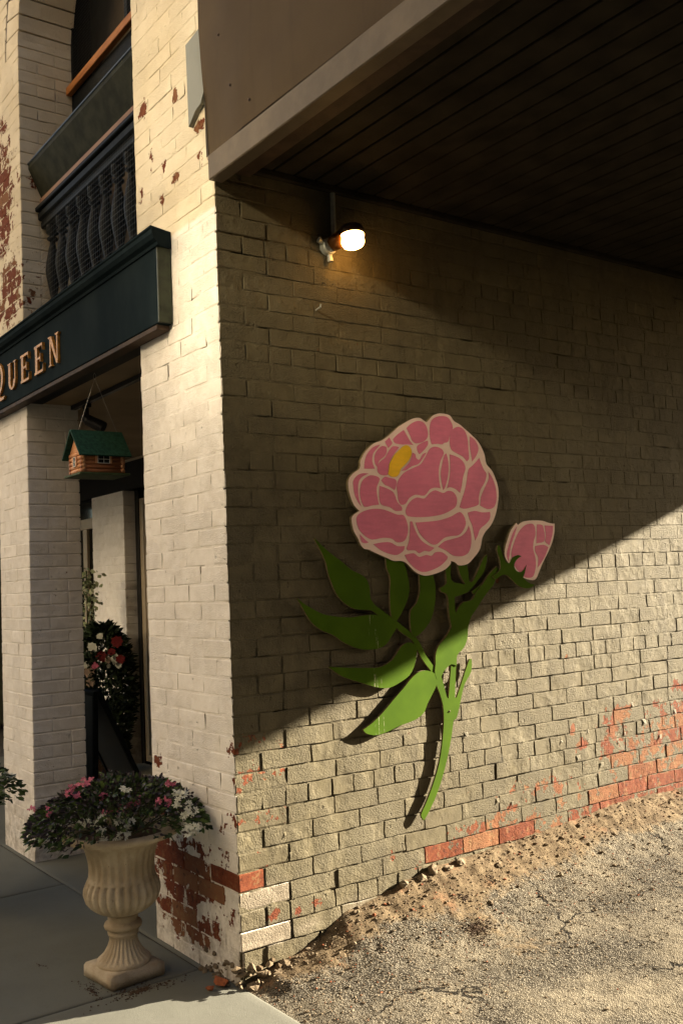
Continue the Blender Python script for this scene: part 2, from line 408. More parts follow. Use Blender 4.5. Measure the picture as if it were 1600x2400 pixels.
def leaf_mat(name, a, b, tr=0.15):
    m = NT(name); t = m.attr('tone'); n = m.noise(40, 3)
    c = m.mix(t, a, b)
    return m.done(c, 0.5, None)
M['leaf'] = leaf_mat('mixed_leaf', (0.014, 0.026, 0.009), (0.075, 0.115, 0.026))
M['purpleleaf'] = leaf_mat('purple_leaf', (0.018, 0.012, 0.018), (0.055, 0.042, 0.042))
M['darkleaf'] = leaf_mat('dark_leaf', (0.008, 0.014, 0.008), (0.030, 0.045, 0.018))
M['paleleaf'] = leaf_mat('pale_leaf', (0.10, 0.14, 0.06), (0.38, 0.40, 0.24))
M['stem'] = simple('plant_stem', (0.05, 0.055, 0.02), 0.7, 0.2, 30, 0)
M['wflower'] = simple('white_petal', (0.5202, 0.5202, 0.4335), 0.6, 0.06, 60, 0)
M['pflower'] = simple('pink_petal', (0.4125, 0.0975, 0.1500), 0.6, 0.15, 60, 0)
M['rflower'] = simple('red_petal', (0.1260, 0.0090, 0.0090), 0.6, 0.25, 60, 0)
M['peach'] = simple('peach_petal', (0.2940, 0.2100, 0.1512), 0.6, 0.1, 60, 0)
M['black'] = simple('black_metal', (0.014, 0.013, 0.012), 0.45, 0.2, 30, 0.0002, 60)
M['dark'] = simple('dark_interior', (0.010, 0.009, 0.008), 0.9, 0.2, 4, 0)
M['darkwood'] = simple('dark_painted_wood', (0.0074, 0.0088, 0.0094), 0.5, 0.35, 25, 0.0006, 60, spec=0.05)
M['darkpanel'] = simple('dark_olive_panel', (0.0240, 0.0252, 0.0168), 0.65, 0.3, 12, 0.0008, 60, spec=0.05)
M['bluedge'] = simple('blue_black_edge', (0.0180, 0.0252, 0.0300), 0.4, 0.3, 18, 0.0004, 60)
def wood_mat(name, a, b, sc=(1, 1, 1)):
    m = NT(name); g = m.noise(22, 6, 0.65, m.scalevec(m.P(), sc)); n = m.noise(90, 3)
    c = m.mix(m.step(g, 0.3, 0.7), a, b)
    return m.done(c, 0.6, m.bump(g, 0.4, 0.0008))
M['orangewood'] = wood_mat('orange_wood', (0.2100, 0.0700, 0.0154), (0.42, 0.17, 0.045), (0.15, 1, 1))
M['agedwood'] = wood_mat('aged_wood', (0.16, 0.085, 0.05), (0.27, 0.155, 0.095), (0.15, 1, 1))
M['logs'] = wood_mat('birdhouse_log', (0.24, 0.085, 0.032), (0.38, 0.155, 0.062), (1, 0.2, 1))
M['logend'] = wood_mat('birdhouse_gable_wood', (0.50, 0.23, 0.10), (0.66, 0.34, 0.17), (0.3, 1, 1))
M['roofgreen'] = simple('green_roof', (0.012, 0.050, 0.030), 0.8, 0.35, 60, 0.002, 160)
M['basegreen'] = simple('green_base', (0.055, 0.075, 0.030), 0.7, 0.25, 40, 0.0008, 90)
M['creamtrim'] = simple('cream_painted_wood', (0.3190, 0.2530, 0.1650), 0.45, 0.08, 10, 0.0004, 60)
M['ceil'] = simple('porch_ceiling', (0.2700, 0.1935, 0.1125), 0.7, 0.15, 3, 0.0005, 40)
M['whiteline'] = simple('white_muntin', (0.75, 0.75, 0.68), 0.5, 0.03, 20, 0)
M['wire'] = simple('steel_wire', (0.45, 0.42, 0.36), 0.35, 0.1, 40, 0, metal=0.7)
M['greybox'] = simple('grey_cast_metal', (0.34, 0.34, 0.29), 0.45, 0.15, 40, 0.0005, 80, metal=0.3)
M['copper'] = simple('amber_metal', (0.1470, 0.0595, 0.0158), 0.30, 0.3, 40, 0.0004, 60, metal=0.6)
M['bronze'] = simple('dark_bronze', (0.045, 0.025, 0.014), 0.4, 0.3, 30, 0.0004, 60, metal=0.4)
g = NT('dark_glass'); M['glass'] = g.done((0.012, 0.012, 0.010), 0.06)
g = NT('lamp_glass'); M['lampglass'] = g.done((0.9, 0.85, 0.75), 0.3, None, Emission_Color=(1.0, 0.50, 0.13, 1.0), Emission_Strength=5.0)
M['shard'] = simple('broken_brick', (0.2300, 0.0700, 0.0275), 0.9, 0.3, 45, 0.003, 90)
M['flake'] = simple('paint_flake', (0.10, 0.083, 0.046), 0.7, 0.2, 30, 0.0004, 60)
M['netwire'] = simple('dark_net_wire', (0.05, 0.05, 0.045), 0.5, 0.1, 30, 0)
FL={'BOARD':[(1.14,2.17),(1.191,2.165),(1.217,2.139),(1.251,2.126),(1.295,2.099),(1.323,2.081),(1.362,2.053),(1.389,2.019),(1.405,1.985),(1.414,1.942),(1.447,1.913),(1.469,1.874),(1.484,1.83),(1.484,1.787),(1.47,1.734),(1.452,1.691),(1.421,1.647),(1.383,1.617),(1.36,1.587),(1.342,1.536),(1.304,1.499),(1.256,1.466),(1.199,1.461),(1.177,1.476),(1.153,1.482),(1.149,1.468),(1.114,1.444),(1.052,1.426),(0.998,1.419),(0.956,1.428),(0.925,1.445),(0.885,1.479),(0.855,1.489),(0.814,1.49),(0.774,1.505),(0.74,1.517),(0.706,1.53),(0.677,1.542),(0.653,1.546),(0.634,1.566),(0.621,1.593),(0.603,1.62),(0.594,1.655),(0.597,1.686),(0.637,1.71),(0.61,1.733),(0.592,1.771),(0.583,1.81),(0.587,1.845),(0.612,1.873),(0.642,1.89),(0.653,1.906),(0.654,1.926),(0.676,1.962),(0.702,1.987),(0.733,2.009),(0.774,2.023),(0.806,2.04),(0.838,2.062),(0.882,2.094),(0.925,2.117),(0.969,2.136),(1.007,2.14),(1.033,2.128),(1.049,2.124),(1.078,2.151),(1.112,2.166)],
'P0':[(1.071,2.126),(1.1,2.149),(1.14,2.158),(1.179,2.154),(1.203,2.126),(1.206,2.1),(1.186,2.069),(1.173,2.039),(1.148,2.032),(1.134,2.024),(1.108,2.025),(1.07,2.021),(1.062,2.046),(1.061,2.083)],
'P1':[(0.923,2.088),(0.951,2.11),(0.989,2.125),(1.022,2.123),(1.044,2.103),(1.051,2.07),(1.044,2.049),(1.021,2.031),(0.977,2.021),(0.954,2.032),(0.942,2.056)],
'P2':[(0.842,2.034),(0.869,2.056),(0.907,2.079),(0.921,2.059),(0.941,2.031),(0.961,2.012),(0.929,2.014),(0.887,2.012),(0.851,2.017)],
'P3':[(0.795,2.02),(0.821,2.04),(0.831,2.026),(0.837,2.014),(0.813,1.992),(0.804,2.004)],
'P4':[(0.982,2.009),(1.015,2.027),(1.047,2.038),(1.048,2.02),(1.024,1.994),(0.993,1.972),(0.981,1.988)],
'P5':[(1.182,2.035),(1.19,2.078),(1.215,2.105),(1.25,2.113),(1.283,2.096),(1.298,2.058),(1.3,2.007),(1.301,1.964),(1.285,1.95),(1.263,1.971),(1.224,1.986),(1.191,2.002)],
'P6':[(1.313,2.072),(1.345,2.056),(1.366,2.018),(1.351,1.983),(1.32,1.951),(1.314,1.99),(1.31,2.033)],
'P7':[(0.677,1.927),(0.691,1.959),(0.727,1.992),(0.768,2.006),(0.752,1.99),(0.726,1.964),(0.719,1.928),(0.732,1.897),(0.707,1.896),(0.672,1.895)],
'P8':[(0.732,1.949),(0.747,1.977),(0.778,2.0),(0.803,1.996),(0.802,1.972),(0.785,1.951),(0.759,1.934),(0.745,1.905),(0.733,1.921)],
'P9':[(0.746,1.885),(0.748,1.913),(0.769,1.934),(0.79,1.947),(0.812,1.976),(0.84,2.002),(0.876,1.999),(0.854,1.978),(0.832,1.953),(0.814,1.924),(0.807,1.887),(0.801,1.871),(0.765,1.87)],
'P10':[(0.952,1.978),(0.969,1.971),(0.972,1.955),(0.991,1.947),(1.012,1.973),(1.036,1.982),(1.011,1.952),(0.982,1.926),(0.944,1.915),(0.911,1.897),(0.882,1.892),(0.913,1.917),(0.935,1.937)],
'P11':[(0.853,1.792),(0.85,1.824),(0.867,1.857),(0.9,1.886),(0.954,1.909),(0.998,1.927),(1.033,1.969),(1.057,2.0),(1.091,2.012),(1.129,2.003),(1.142,1.982),(1.12,1.948),(1.106,1.906),(1.105,1.855),(1.111,1.818),(1.078,1.821),(1.045,1.812),(1.011,1.783),(0.957,1.786),(0.919,1.769),(0.897,1.744),(0.87,1.74),(0.856,1.76)],
'P12':[(1.128,1.931),(1.144,1.974),(1.158,1.983),(1.167,1.95),(1.167,1.908),(1.157,1.865),(1.139,1.823),(1.127,1.81),(1.119,1.847),(1.116,1.889)],
'P13':[(1.178,1.98),(1.212,1.973),(1.245,1.961),(1.267,1.941),(1.274,1.915),(1.256,1.876),(1.245,1.834),(1.231,1.799),(1.206,1.816),(1.173,1.825),(1.15,1.819),(1.165,1.857),(1.175,1.899),(1.178,1.942)],
'P14':[(0.894,1.708),(0.907,1.736),(0.934,1.761),(0.967,1.774),(1.01,1.77),(1.044,1.796),(1.078,1.809),(1.126,1.797),(1.155,1.808),(1.188,1.803),(1.209,1.778),(1.207,1.748),(1.189,1.727),(1.126,1.701),(1.059,1.689),(0.983,1.684),(0.909,1.688)],
'P15':[(1.293,1.912),(1.324,1.934),(1.368,1.971),(1.378,1.945),(1.394,1.915),(1.41,1.894),(1.395,1.854),(1.363,1.815),(1.35,1.776),(1.346,1.746),(1.298,1.732),(1.251,1.725),(1.223,1.732),(1.243,1.774),(1.264,1.817),(1.278,1.86)],
'P16':[(1.423,1.907),(1.45,1.873),(1.468,1.821),(1.467,1.769),(1.446,1.734),(1.403,1.725),(1.357,1.742),(1.366,1.785),(1.4,1.837),(1.423,1.873)],
'P17':[(1.273,1.707),(1.32,1.716),(1.367,1.709),(1.42,1.712),(1.418,1.682),(1.392,1.656),(1.349,1.63),(1.329,1.596),(1.312,1.575),(1.306,1.605),(1.298,1.647),(1.282,1.677)],
'P18':[(0.609,1.819),(0.611,1.842),(0.636,1.866),(0.666,1.875),(0.696,1.874),(0.66,1.859),(0.639,1.835),(0.634,1.796),(0.638,1.757),(0.648,1.729),(0.63,1.749),(0.614,1.78)],
'P19':[(0.648,1.819),(0.665,1.847),(0.705,1.867),(0.745,1.862),(0.756,1.85),(0.737,1.814),(0.738,1.774),(0.746,1.738),(0.708,1.734),(0.668,1.727),(0.654,1.741),(0.643,1.776)],
'P20':[(0.764,1.846),(0.785,1.863),(0.811,1.859),(0.846,1.852),(0.85,1.832),(0.838,1.804),(0.808,1.819),(0.783,1.827)],
'P21':[(0.753,1.822),(0.782,1.815),(0.822,1.8),(0.837,1.784),(0.85,1.752),(0.875,1.728),(0.874,1.713),(0.838,1.711),(0.808,1.727),(0.758,1.739),(0.748,1.774)],
'P22':[(0.618,1.678),(0.642,1.702),(0.697,1.718),(0.757,1.719),(0.807,1.707),(0.847,1.695),(0.883,1.692),(0.902,1.655),(0.902,1.615),(0.881,1.579),(0.839,1.571),(0.81,1.588),(0.759,1.592),(0.699,1.585),(0.661,1.601),(0.628,1.632)],
'P23':[(0.632,1.609),(0.66,1.585),(0.679,1.573),(0.659,1.569),(0.64,1.577)],
'P24':[(0.703,1.565),(0.748,1.572),(0.799,1.572),(0.838,1.555),(0.88,1.555),(0.873,1.535),(0.836,1.516),(0.795,1.52),(0.746,1.537)],
'P25':[(0.918,1.664),(0.93,1.664),(0.947,1.623),(0.976,1.582),(1.018,1.557),(1.055,1.544),(1.026,1.528),(0.994,1.531),(0.962,1.521),(0.941,1.534),(0.899,1.535),(0.889,1.543),(0.908,1.583)],
'P26':[(0.949,1.66),(1.024,1.664),(1.101,1.672),(1.169,1.689),(1.222,1.71),(1.249,1.69),(1.258,1.656),(1.238,1.622),(1.208,1.601),(1.163,1.597),(1.118,1.589),(1.072,1.561),(1.039,1.561),(0.998,1.586),(0.968,1.615)],
'P27':[(1.077,1.548),(1.117,1.573),(1.173,1.585),(1.225,1.597),(1.261,1.622),(1.275,1.647),(1.287,1.613),(1.286,1.562),(1.266,1.52),(1.224,1.503),(1.168,1.507),(1.125,1.531)],
'P28':[(0.877,1.515),(0.93,1.522),(0.961,1.505),(1.004,1.513),(1.036,1.508),(1.059,1.524),(1.102,1.523),(1.134,1.502),(1.128,1.49),(1.087,1.462),(1.032,1.443),(0.978,1.436),(0.936,1.453),(0.896,1.486)],
'YELLOW':[(0.875,1.987),(0.897,2.004),(0.924,2.01),(0.944,1.994),(0.945,1.97),(0.93,1.945),(0.902,1.919),(0.88,1.902),(0.869,1.881),(0.852,1.865),(0.821,1.864),(0.803,1.875),(0.81,1.896),(0.814,1.92),(0.831,1.945),(0.848,1.966)],
'BUD':[(1.507,1.499),(1.512,1.534),(1.531,1.577),(1.56,1.625),(1.6,1.66),(1.608,1.649),(1.644,1.665),(1.709,1.672),(1.786,1.67),(1.838,1.658),(1.874,1.656),(1.869,1.615),(1.85,1.565),(1.812,1.511),(1.769,1.458),(1.739,1.414),(1.717,1.384),(1.691,1.376),(1.635,1.387),(1.599,1.41),(1.564,1.437),(1.529,1.464)],
'B0':[(1.52,1.508),(1.542,1.56),(1.571,1.612),(1.602,1.643),(1.583,1.603),(1.554,1.551),(1.538,1.499),(1.529,1.473)],
'B1':[(1.551,1.507),(1.573,1.559),(1.609,1.612),(1.656,1.647),(1.707,1.656),(1.726,1.643),(1.729,1.602),(1.713,1.567),(1.707,1.531),(1.719,1.486),(1.718,1.442),(1.699,1.398),(1.673,1.388),(1.633,1.395),(1.565,1.454)],
'B2':[(1.743,1.652),(1.782,1.649),(1.793,1.62),(1.796,1.593),(1.788,1.566),(1.731,1.557)],
'B3':[(1.798,1.647),(1.861,1.645),(1.853,1.602),(1.826,1.547),(1.797,1.564),(1.803,1.593)],
'B4':[(1.721,1.544),(1.783,1.55),(1.817,1.537),(1.791,1.494),(1.748,1.45),(1.73,1.437),(1.738,1.486),(1.719,1.517)],
'SEPAL':[(1.462,1.552),(1.474,1.547),(1.494,1.491),(1.511,1.469),(1.535,1.464),(1.555,1.489),(1.594,1.502),(1.618,1.495),(1.586,1.48),(1.565,1.454),(1.575,1.428),(1.606,1.418),(1.632,1.431),(1.65,1.452),(1.637,1.417),(1.622,1.391),(1.658,1.364),(1.702,1.353),(1.656,1.337),(1.594,1.348),(1.547,1.381),(1.518,1.403),(1.488,1.409),(1.463,1.401),(1.435,1.389),(1.415,1.402),(1.452,1.422),(1.472,1.439),(1.469,1.482),(1.454,1.526)],
'L0':[(0.401,1.596),(0.429,1.57),(0.478,1.531),(0.532,1.496),(0.587,1.456),(0.634,1.436),(0.667,1.412),(0.68,1.372),(0.682,1.333),(0.705,1.301),(0.743,1.276),(0.787,1.246),(0.771,1.232),(0.722,1.254),(0.684,1.279),(0.635,1.284),(0.588,1.292),(0.542,1.317),(0.506,1.353),(0.481,1.403),(0.464,1.448),(0.457,1.486),(0.432,1.54),(0.407,1.581)],
'L1':[(0.302,1.35),(0.331,1.327),(0.375,1.302),(0.428,1.277),(0.492,1.263),(0.567,1.255),(0.634,1.259),(0.703,1.259),(0.751,1.244),(0.801,1.234),(0.82,1.201),(0.797,1.171),(0.755,1.127),(0.704,1.112),(0.636,1.114),(0.579,1.129),(0.524,1.155),(0.479,1.185),(0.425,1.207),(0.381,1.235),(0.355,1.266),(0.33,1.305)],
'L2':[(0.778,1.518),(0.849,1.517),(0.878,1.477),(0.895,1.428),(0.902,1.364),(0.888,1.316),(0.854,1.263),(0.821,1.225),(0.796,1.238),(0.789,1.289),(0.791,1.352),(0.797,1.415),(0.779,1.463)],
'L3':[(0.965,1.442),(1.035,1.448),(1.053,1.391),(1.055,1.342),(1.046,1.285),(1.02,1.221),(0.974,1.176),(0.93,1.151),(0.905,1.16),(0.898,1.22),(0.906,1.268),(0.94,1.298),(0.962,1.345),(0.965,1.394)],
'L4':[(0.444,1.057),(0.509,1.049),(0.574,1.042),(0.641,1.036),(0.719,1.033),(0.78,1.055),(0.812,1.084),(0.84,1.113),(0.877,1.127),(0.917,1.116),(0.928,1.091),(0.912,1.029),(0.878,0.984),(0.825,0.958),(0.763,0.94),(0.704,0.946),(0.647,0.963),(0.571,0.989),(0.507,1.014)],
'L5':[(0.609,0.778),(0.657,0.799),(0.718,0.837),(0.78,0.885),(0.844,0.933),(0.887,0.968),(0.931,0.992),(0.973,0.996),(1.015,0.984),(1.037,0.962),(1.035,0.93),(1.009,0.893),(0.974,0.849),(0.95,0.811),(0.897,0.786),(0.814,0.772),(0.732,0.752),(0.673,0.747),(0.625,0.761)],
'L6':[(1.033,1.019),(1.036,1.059),(1.055,1.098),(1.101,1.135),(1.137,1.174),(1.169,1.238),(1.194,1.27),(1.223,1.289),(1.281,1.299),(1.307,1.331),(1.356,1.372),(1.395,1.413),(1.452,1.45),(1.443,1.412),(1.427,1.369),(1.389,1.337),(1.351,1.304),(1.313,1.264),(1.264,1.216),(1.243,1.167),(1.234,1.118),(1.208,1.078),(1.167,1.049),(1.16,1.0),(1.126,1.011),(1.08,0.983),(1.062,0.96),(1.036,0.95),(1.026,0.983)],
'L7':[(1.119,1.479),(1.158,1.478),(1.152,1.396),(1.201,1.377),(1.241,1.372),(1.21,1.419),(1.197,1.482),(1.248,1.472),(1.262,1.426),(1.264,1.384),(1.287,1.383),(1.332,1.441),(1.365,1.491),(1.39,1.507),(1.381,1.465),(1.36,1.423),(1.323,1.39),(1.285,1.358),(1.249,1.334),(1.203,1.323),(1.169,1.316),(1.167,1.263),(1.171,1.221),(1.142,1.173),(1.13,1.24),(1.129,1.306),(1.12,1.331),(1.088,1.344),(1.083,1.361),(1.123,1.38),(1.121,1.43)],
'RACHIS':[(0.767,1.259),(0.821,1.225),(0.87,1.19),(0.92,1.155),(0.954,1.113),(0.978,1.067),(1.027,1.007),(1.057,0.968),(1.037,0.954),(1.005,0.993),(0.96,1.045),(0.932,1.091),(0.903,1.137),(0.848,1.172),(0.8,1.21),(0.756,1.24)],
'STALK':[(1.284,1.337),(1.311,1.314),(1.354,1.342),(1.41,1.374),(1.454,1.403),(1.475,1.437),(1.451,1.442),(1.418,1.404),(1.356,1.372)],
'STEMA':[(1.035,0.97),(1.065,0.964),(1.092,0.872),(1.099,0.859),(1.104,0.859),(1.131,1.011),(1.161,1.008),(1.143,0.859),(1.154,0.858),(1.244,1.022),(1.259,1.025),(1.253,0.967),(1.208,0.914),(1.181,0.851),(1.161,0.796),(1.136,0.758),(1.07,0.766),(1.069,0.83),(1.052,0.888),(1.035,0.93)],
'STEMB':[(1.07,0.789),(1.071,0.772),(1.058,0.686),(1.03,0.58),(0.986,0.489),(0.944,0.421),(0.914,0.38),(0.91,0.364),(0.924,0.345),(0.948,0.369),(0.989,0.421),(1.028,0.483),(1.071,0.574),(1.109,0.68),(1.13,0.765),(1.139,0.781)]}
# ------------------------------------------------------------------ ground
def contact(y):
    return np.interp(y, [-.2, 0, .2, .35, .48, .7, .95, 1.35, 1.8, 2.3, 2.8, 3.6, 8], [-.13, -.11, -.075, -.03, .035, .075, .12, .145, .165, .195, .195, .20, .25])
def base_z(y): return np.interp(y, [-5, 0, 1.0, 3.0, 8], [-.13, -.13, -.075, .055, .20])
def ground_z(x, y):
    b = base_z(y); A = contact(y) - b
    h = b + A * np.exp(-(np.clip(x, 0, 9) / 0.19) ** 1.3)
    return h
def grid_sheet(xs, ys, zf):
    X, Y = np.meshgrid(xs, ys, indexing='ij'); x = X.ravel(); y = Y.ravel()
    z = zf(x, y); n, m = len(xs), len(ys)
    idx = np.arange(n * m).reshape(n, m)
    F = np.stack([idx[:-1, :-1], idx[1:, :-1], idx[1:, 1:], idx[:-1, 1:]], -1).reshape(-1, 4)
    return np.stack([x, y, z], 1), F
xs = np.unique(np.concatenate([[-.12], np.arange(-.06, 1.75, .013), np.linspace(1.75, 4.6, 16)]))
ys = np.unique(np.concatenate([[0.004], np.arange(.02, 3.5, .014), np.linspace(3.5, 9.0, 22)]))
def drive_z(x, y):
    P = np.stack([x, y, 0 * x], 1)
    near = np.exp(-(np.clip(x, 0, 9) / 0.30) ** 1.5)
    z = ground_z(x, y) + fbm(P * 2.1, 3, 3) * .014
    z += near * (fbm(P * 16, 5, 4) * .011 + fbm(P * 40, 6, 2) * .004) + (1 - near) * fbm(P * 9, 9, 3) * .004
    z += fbm(P * 60, 11, 2) * (.0022 + .003 * near)
    edge = np.clip(y / .12, 0, 1)
    return np.where(y < .12, -.137 + (z + .137) * edge, z)
V, F = grid_sheet(xs, ys, drive_z)
dn = fbm(np.stack([V[:, 0] * 3, V[:, 1] * 3, 0 * V[:, 0]], 1), 21, 4)
dirt = np.exp(-(np.clip(V[:, 0] - .06, 0, 9) / .13) ** 1.3) * 1.0 + dn * .50
dirt += .9 * np.exp(-((V[:, 0] - .42) ** 2 + (V[:, 1] - .95) ** 2) / .06) * .35
dirt *= np.interp(V[:, 1], [0, .25, .6], [.55, .8, 1])
o = mesh('driveway', V, F, None, M['asphalt'], True, {'dirt': np.clip(dirt, 0, 1)}); tag(o, kind='structure')

sw = empty('sidewalk', (-1.0, -1.0, -.13)); tag(sw, kind='structure')
joints_x = [-6.4, -4.9, -3.37, -1.83, -.29, 1.25, 2.8, 4.6]
def slab(x0, x1, y0, y1, z, seed):
    def zf(x, y):
        P = np.stack([x, y, 0 * x + seed], 1)
        e = np.minimum(np.minimum(x - x0, x1 - x), np.minimum(y - y0, y1 - y))
        return z + fbm(P * 1.3, seed, 3) * .004 + fbm(P * 14, seed + 3, 3) * .0011 - .006 * np.exp(-e / .006)
    gx = np.unique(np.concatenate([[x0, x0 + .006], np.linspace(x0 + .016, x1 - .016, 46), [x1 - .006, x1]]))
    gy = np.unique(np.concatenate([[y0, y0 + .006], np.linspace(y0 + .016, y1 - .016, 46), [y1 - .006, y1]]))
    V, F = grid_sheet(gx, gy, zf)
    n, m_ = len(gx), len(gy); b = len(V)
    ring = [i * m_ for i in range(n)] + [(n - 1) * m_ + j for j in range(1, m_)] + [i * m_ + m_ - 1 for i in range(n - 2, -1, -1)] + [j for j in range(m_ - 2, 0, -1)]
    low = V[ring].copy(); low[:, 2] = z - .08
    V = np.vstack([V, low]); k = len(ring)
    F = [tuple(f) for f in F] + [(ring[i], b + i, b + (i + 1) % k, ring[(i + 1) % k]) for i in range(k)]
    return mesh('slab', V, F, sw, M['concrete'], True)
for i in range(len(joints_x) - 1):
    slab(joints_x[i] + .004, joints_x[i + 1] - .004, -1.55, -.030 if joints_x[i] < -.3 else .010, -.13, 31 + i)
slab(joints_x[0], -.06, -.018, 1.73, -.135, 57)
for i in range(len(joints_x) - 1):
    slab(joints_x[i] + .004, joints_x[i + 1] - .004, -2.9, -1.56, -.13, 71 + i)
jb = MB().box(-6.5, 4.7, -2.92, .02, -.19, -.143).build('joint_bed', M['joint'], sw)
fix_parent(sw)
kb = MB().box(-30, 30, -3.08, -2.93, -.3, -.14, .012).build('kerb', M['concrete']); tag(kb, kind='structure')
o = MB().box(-80, 80, -80, 80, -.40, -.27).build('ground', M['street']); tag(o, kind='structure')

# ------------------------------------------------------------------ brick builder
CH = .075; JT = .0062
_tpl = {}
def tpl(nu, nv, nw):
    "surface of a subdivided box without its back; returns grid indices and faces"
    k = (nu, nv, nw)
    if k in _tpl: return _tpl[k]
    ids = {}; idx = []
    def vid(a, b, c):
        if (a, b, c) not in ids: ids[(a, b, c)] = len(idx); idx.append((a, b, c))
        return ids[(a, b, c)]
    F = []
    for a in range(nu):
        for b in range(nv): F.append((vid(a, b, nw), vid(a + 1, b, nw), vid(a + 1, b + 1, nw), vid(a, b + 1, nw)))
    for c in range(nw):
        for a in range(nu):
            F.append((vid(a, 0, c), vid(a + 1, 0, c), vid(a + 1, 0, c + 1), vid(a, 0, c + 1)))
            F.append((vid(a + 1, nv, c), vid(a, nv, c), vid(a, nv, c + 1), vid(a + 1, nv, c + 1)))
        for b in range(nv):
            F.append((vid(0, b + 1, c), vid(0, b, c), vid(0, b, c + 1), vid(0, b + 1, c + 1)))
            F.append((vid(nu, b, c), vid(nu, b + 1, c), vid(nu, b + 1, c + 1), vid(nu, b, c + 1)))
    _tpl[k] = (np.array(idx), F); return _tpl[k]
def brick_geo(L, Hh, D, r, to_world, rough=1.0, nu=5, seed=0):
    "L along the wall, Hh high, D deep; to_world maps (u, v, w) with w = 0 at the nominal face"
    gu = np.concatenate([[0, r], np.linspace(r, L - r, nu - 1)[1:-1], [L - r, L]])
    gv = np.array([0, r, Hh / 2, Hh - r, Hh]); gw = np.array([-D, -r, 0])
    idx, F = tpl(len(gu) - 1, 4, 2)
    p = np.stack([gu[idx[:, 0]], gv[idx[:, 1]], gw[idx[:, 2]]], 1)
    lo = np.array([r, r, -9]); hi = np.array([L - r, Hh - r, -r])
    q = np.clip(p, lo, hi); d = p - q; n = np.linalg.norm(d, axis=1, keepdims=True)
    p = np.where(n > 1e-9, q + d / np.maximum(n, 1e-9) * np.minimum(n, r), p)
    a, b = RNG.normal(0, .0006 * rough), RNG.normal(0, .0005 * rough)
    off = np.clip(RNG.normal(0, .0009), -.002, .0025) * rough
    p[:, 2] += np.where(p[:, 2] > -.02, off + a * (p[:, 0] / L - .5) + b * (p[:, 1] / Hh - .5), 0)
    W = to_world(p)
    nz = np.stack([fbm(W * 30 + 3.1 * i, 40 + i, 2) for i in range(3)], 1)
    ed = np.minimum(np.minimum(p[:, 0], L - p[:, 0]), np.minimum(p[:, 1], Hh - p[:, 1]))
    jit = np.clip(1 - ed / .012, 0, 1) * (p[:, 2] > -.03) * .0030 * rough
    p[:, 0] += nz[:, 0] * jit; p[:, 1] += nz[:, 1] * jit
    W = to_world(p) + nz * .0008 * rough * (p[:, 2:3] > -.03)
    return W, F
class BrickSet:
    "bricks of one thing: the 300 that show largest are objects, the rest one 'stuff' part"
    def __init__(s): s.b = []
    def add(s, W, F, peel, white, tone): s.b.append((W, F, peel, white, tone))
    def build(s, parent, limit=295, name='brick'):
        def size(b):
            u, v, d = project(b[0].mean(0)); vis = (-60 < u < 1660) and (-60 < v < 2460) and d > 0
            c0 = np.ptp(b[0], axis=0).max() / max(d, .1)
            return c0 * (1 if vis else .01)
        order = sorted(range(len(s.b)), key=lambda i: -size(s.b[i]))
        for i in order[:limit]:
            W, F, pe, wh, to = s.b[i]
            mesh(name, W, F, parent, M['brick'], False, {'peel': pe, 'white': wh, 'tone': np.full(len(W), to)})
        rest = order[limit:]
        if rest:
            V = []; FF = []; P_ = []; Wh = []; T = []; n = 0
            for i in rest:
                W, F, pe, wh, to = s.b[i]; V.append(W); FF += [tuple(a + n for a in f) for f in F]; n += len(W)
                P_.append(pe); Wh.append(wh); T.append(np.full(len(W), to))
            o = mesh('far_bricks', np.vstack(V), FF, parent, M['brick'], False, {'peel': np.concatenate(P_), 'white': np.concatenate(Wh), 'tone': np.concatenate(T)})
            o['kind'] = 'stuff'
def blobs(a, b, L):
    r = np.zeros(len(a))
    for (ca, cb, ra, rb, s) in L: r = np.maximum(r, s * np.exp(-(((a - ca) / ra) ** 2 + ((b - cb) / rb) ** 2)))
    return r

# --- passage wall, normal +x, taupe paint
SIDE_PEEL = [(3.0, .52, .50, .22, .80), (2.5, .44, .45, .12, .66), (1.75, .36, .35, .08, .55), (1.35, .24, .3, .07, .60), (2.30, .62, .14, .09, .84), (2.9, .75, .3, .06, .48), (2.62, .66, .05, .05, .7), (1.62, .50, .04, .03, .6), (1.2, .42, .03, .02, .6), (.75, .22, .05, .03, .55), (2.22, .50, .06, .10, .8), (2.40, .68, .06, .03, .7), (2.02, .53, .05, .035, .9), (1.96, .61, .03, .035, .8), (1.94, .967, .012, .03, .9),
             (1.344, .885, .018, .018, .85), (1.48, 1.383, .016, .02, .85), (1.47, .29, .07, .04, .8), (1.30, .225, .10, .03, .75), (1.58, .21, .14, .05, .75), (1.78, .15, .3, .035, .8),
             (.363, .111, .035, .028, 1.0), (.149, .11, .032, .028, 1.0), (.269, .099, .016, .02, .9), (1.85, .40, .05, .03, .55), (2.55, .55, .12, .05, .5), (.9, .14, .04, .03, .5)]
SIDE_WHITE = [(.11, .035, .10, .035, 1.2), (.11, .20, .075, .03, 1.2), (.56, .03, .07, .045, .9), (.30, .03, .06, .02, .7)]
def side_peel(W, col_flag):
    p = blobs(W[:, 1], W[:, 2], SIDE_PEEL) * .95
    return np.maximum(p, col_flag)
wall = empty('brick_wall', (0, 1.7, 0), 'taupe painted brick wall under the overhang, paint peeling to red brick low down', 'wall')
YMAX = 3.75
gy = np.arange(-.0, YMAX + .01, .0115); gz = np.arange(-.30, 3.19, .0115)
Yg, Zg = np.meshgrid(gy, gz, indexing='ij'); yf = Yg.ravel(); zf_ = Zg.ravel()
Pn = np.stack([0 * yf, yf, zf_], 1)
rough_reg = np.clip(.5 + fbm(Pn * 1.4, 77, 3) * 1.3, 0, 1)
depth = np.interp(zf_, [0, .6, 1.2, 1.7], [.0066, .0054, .0040, .0030])
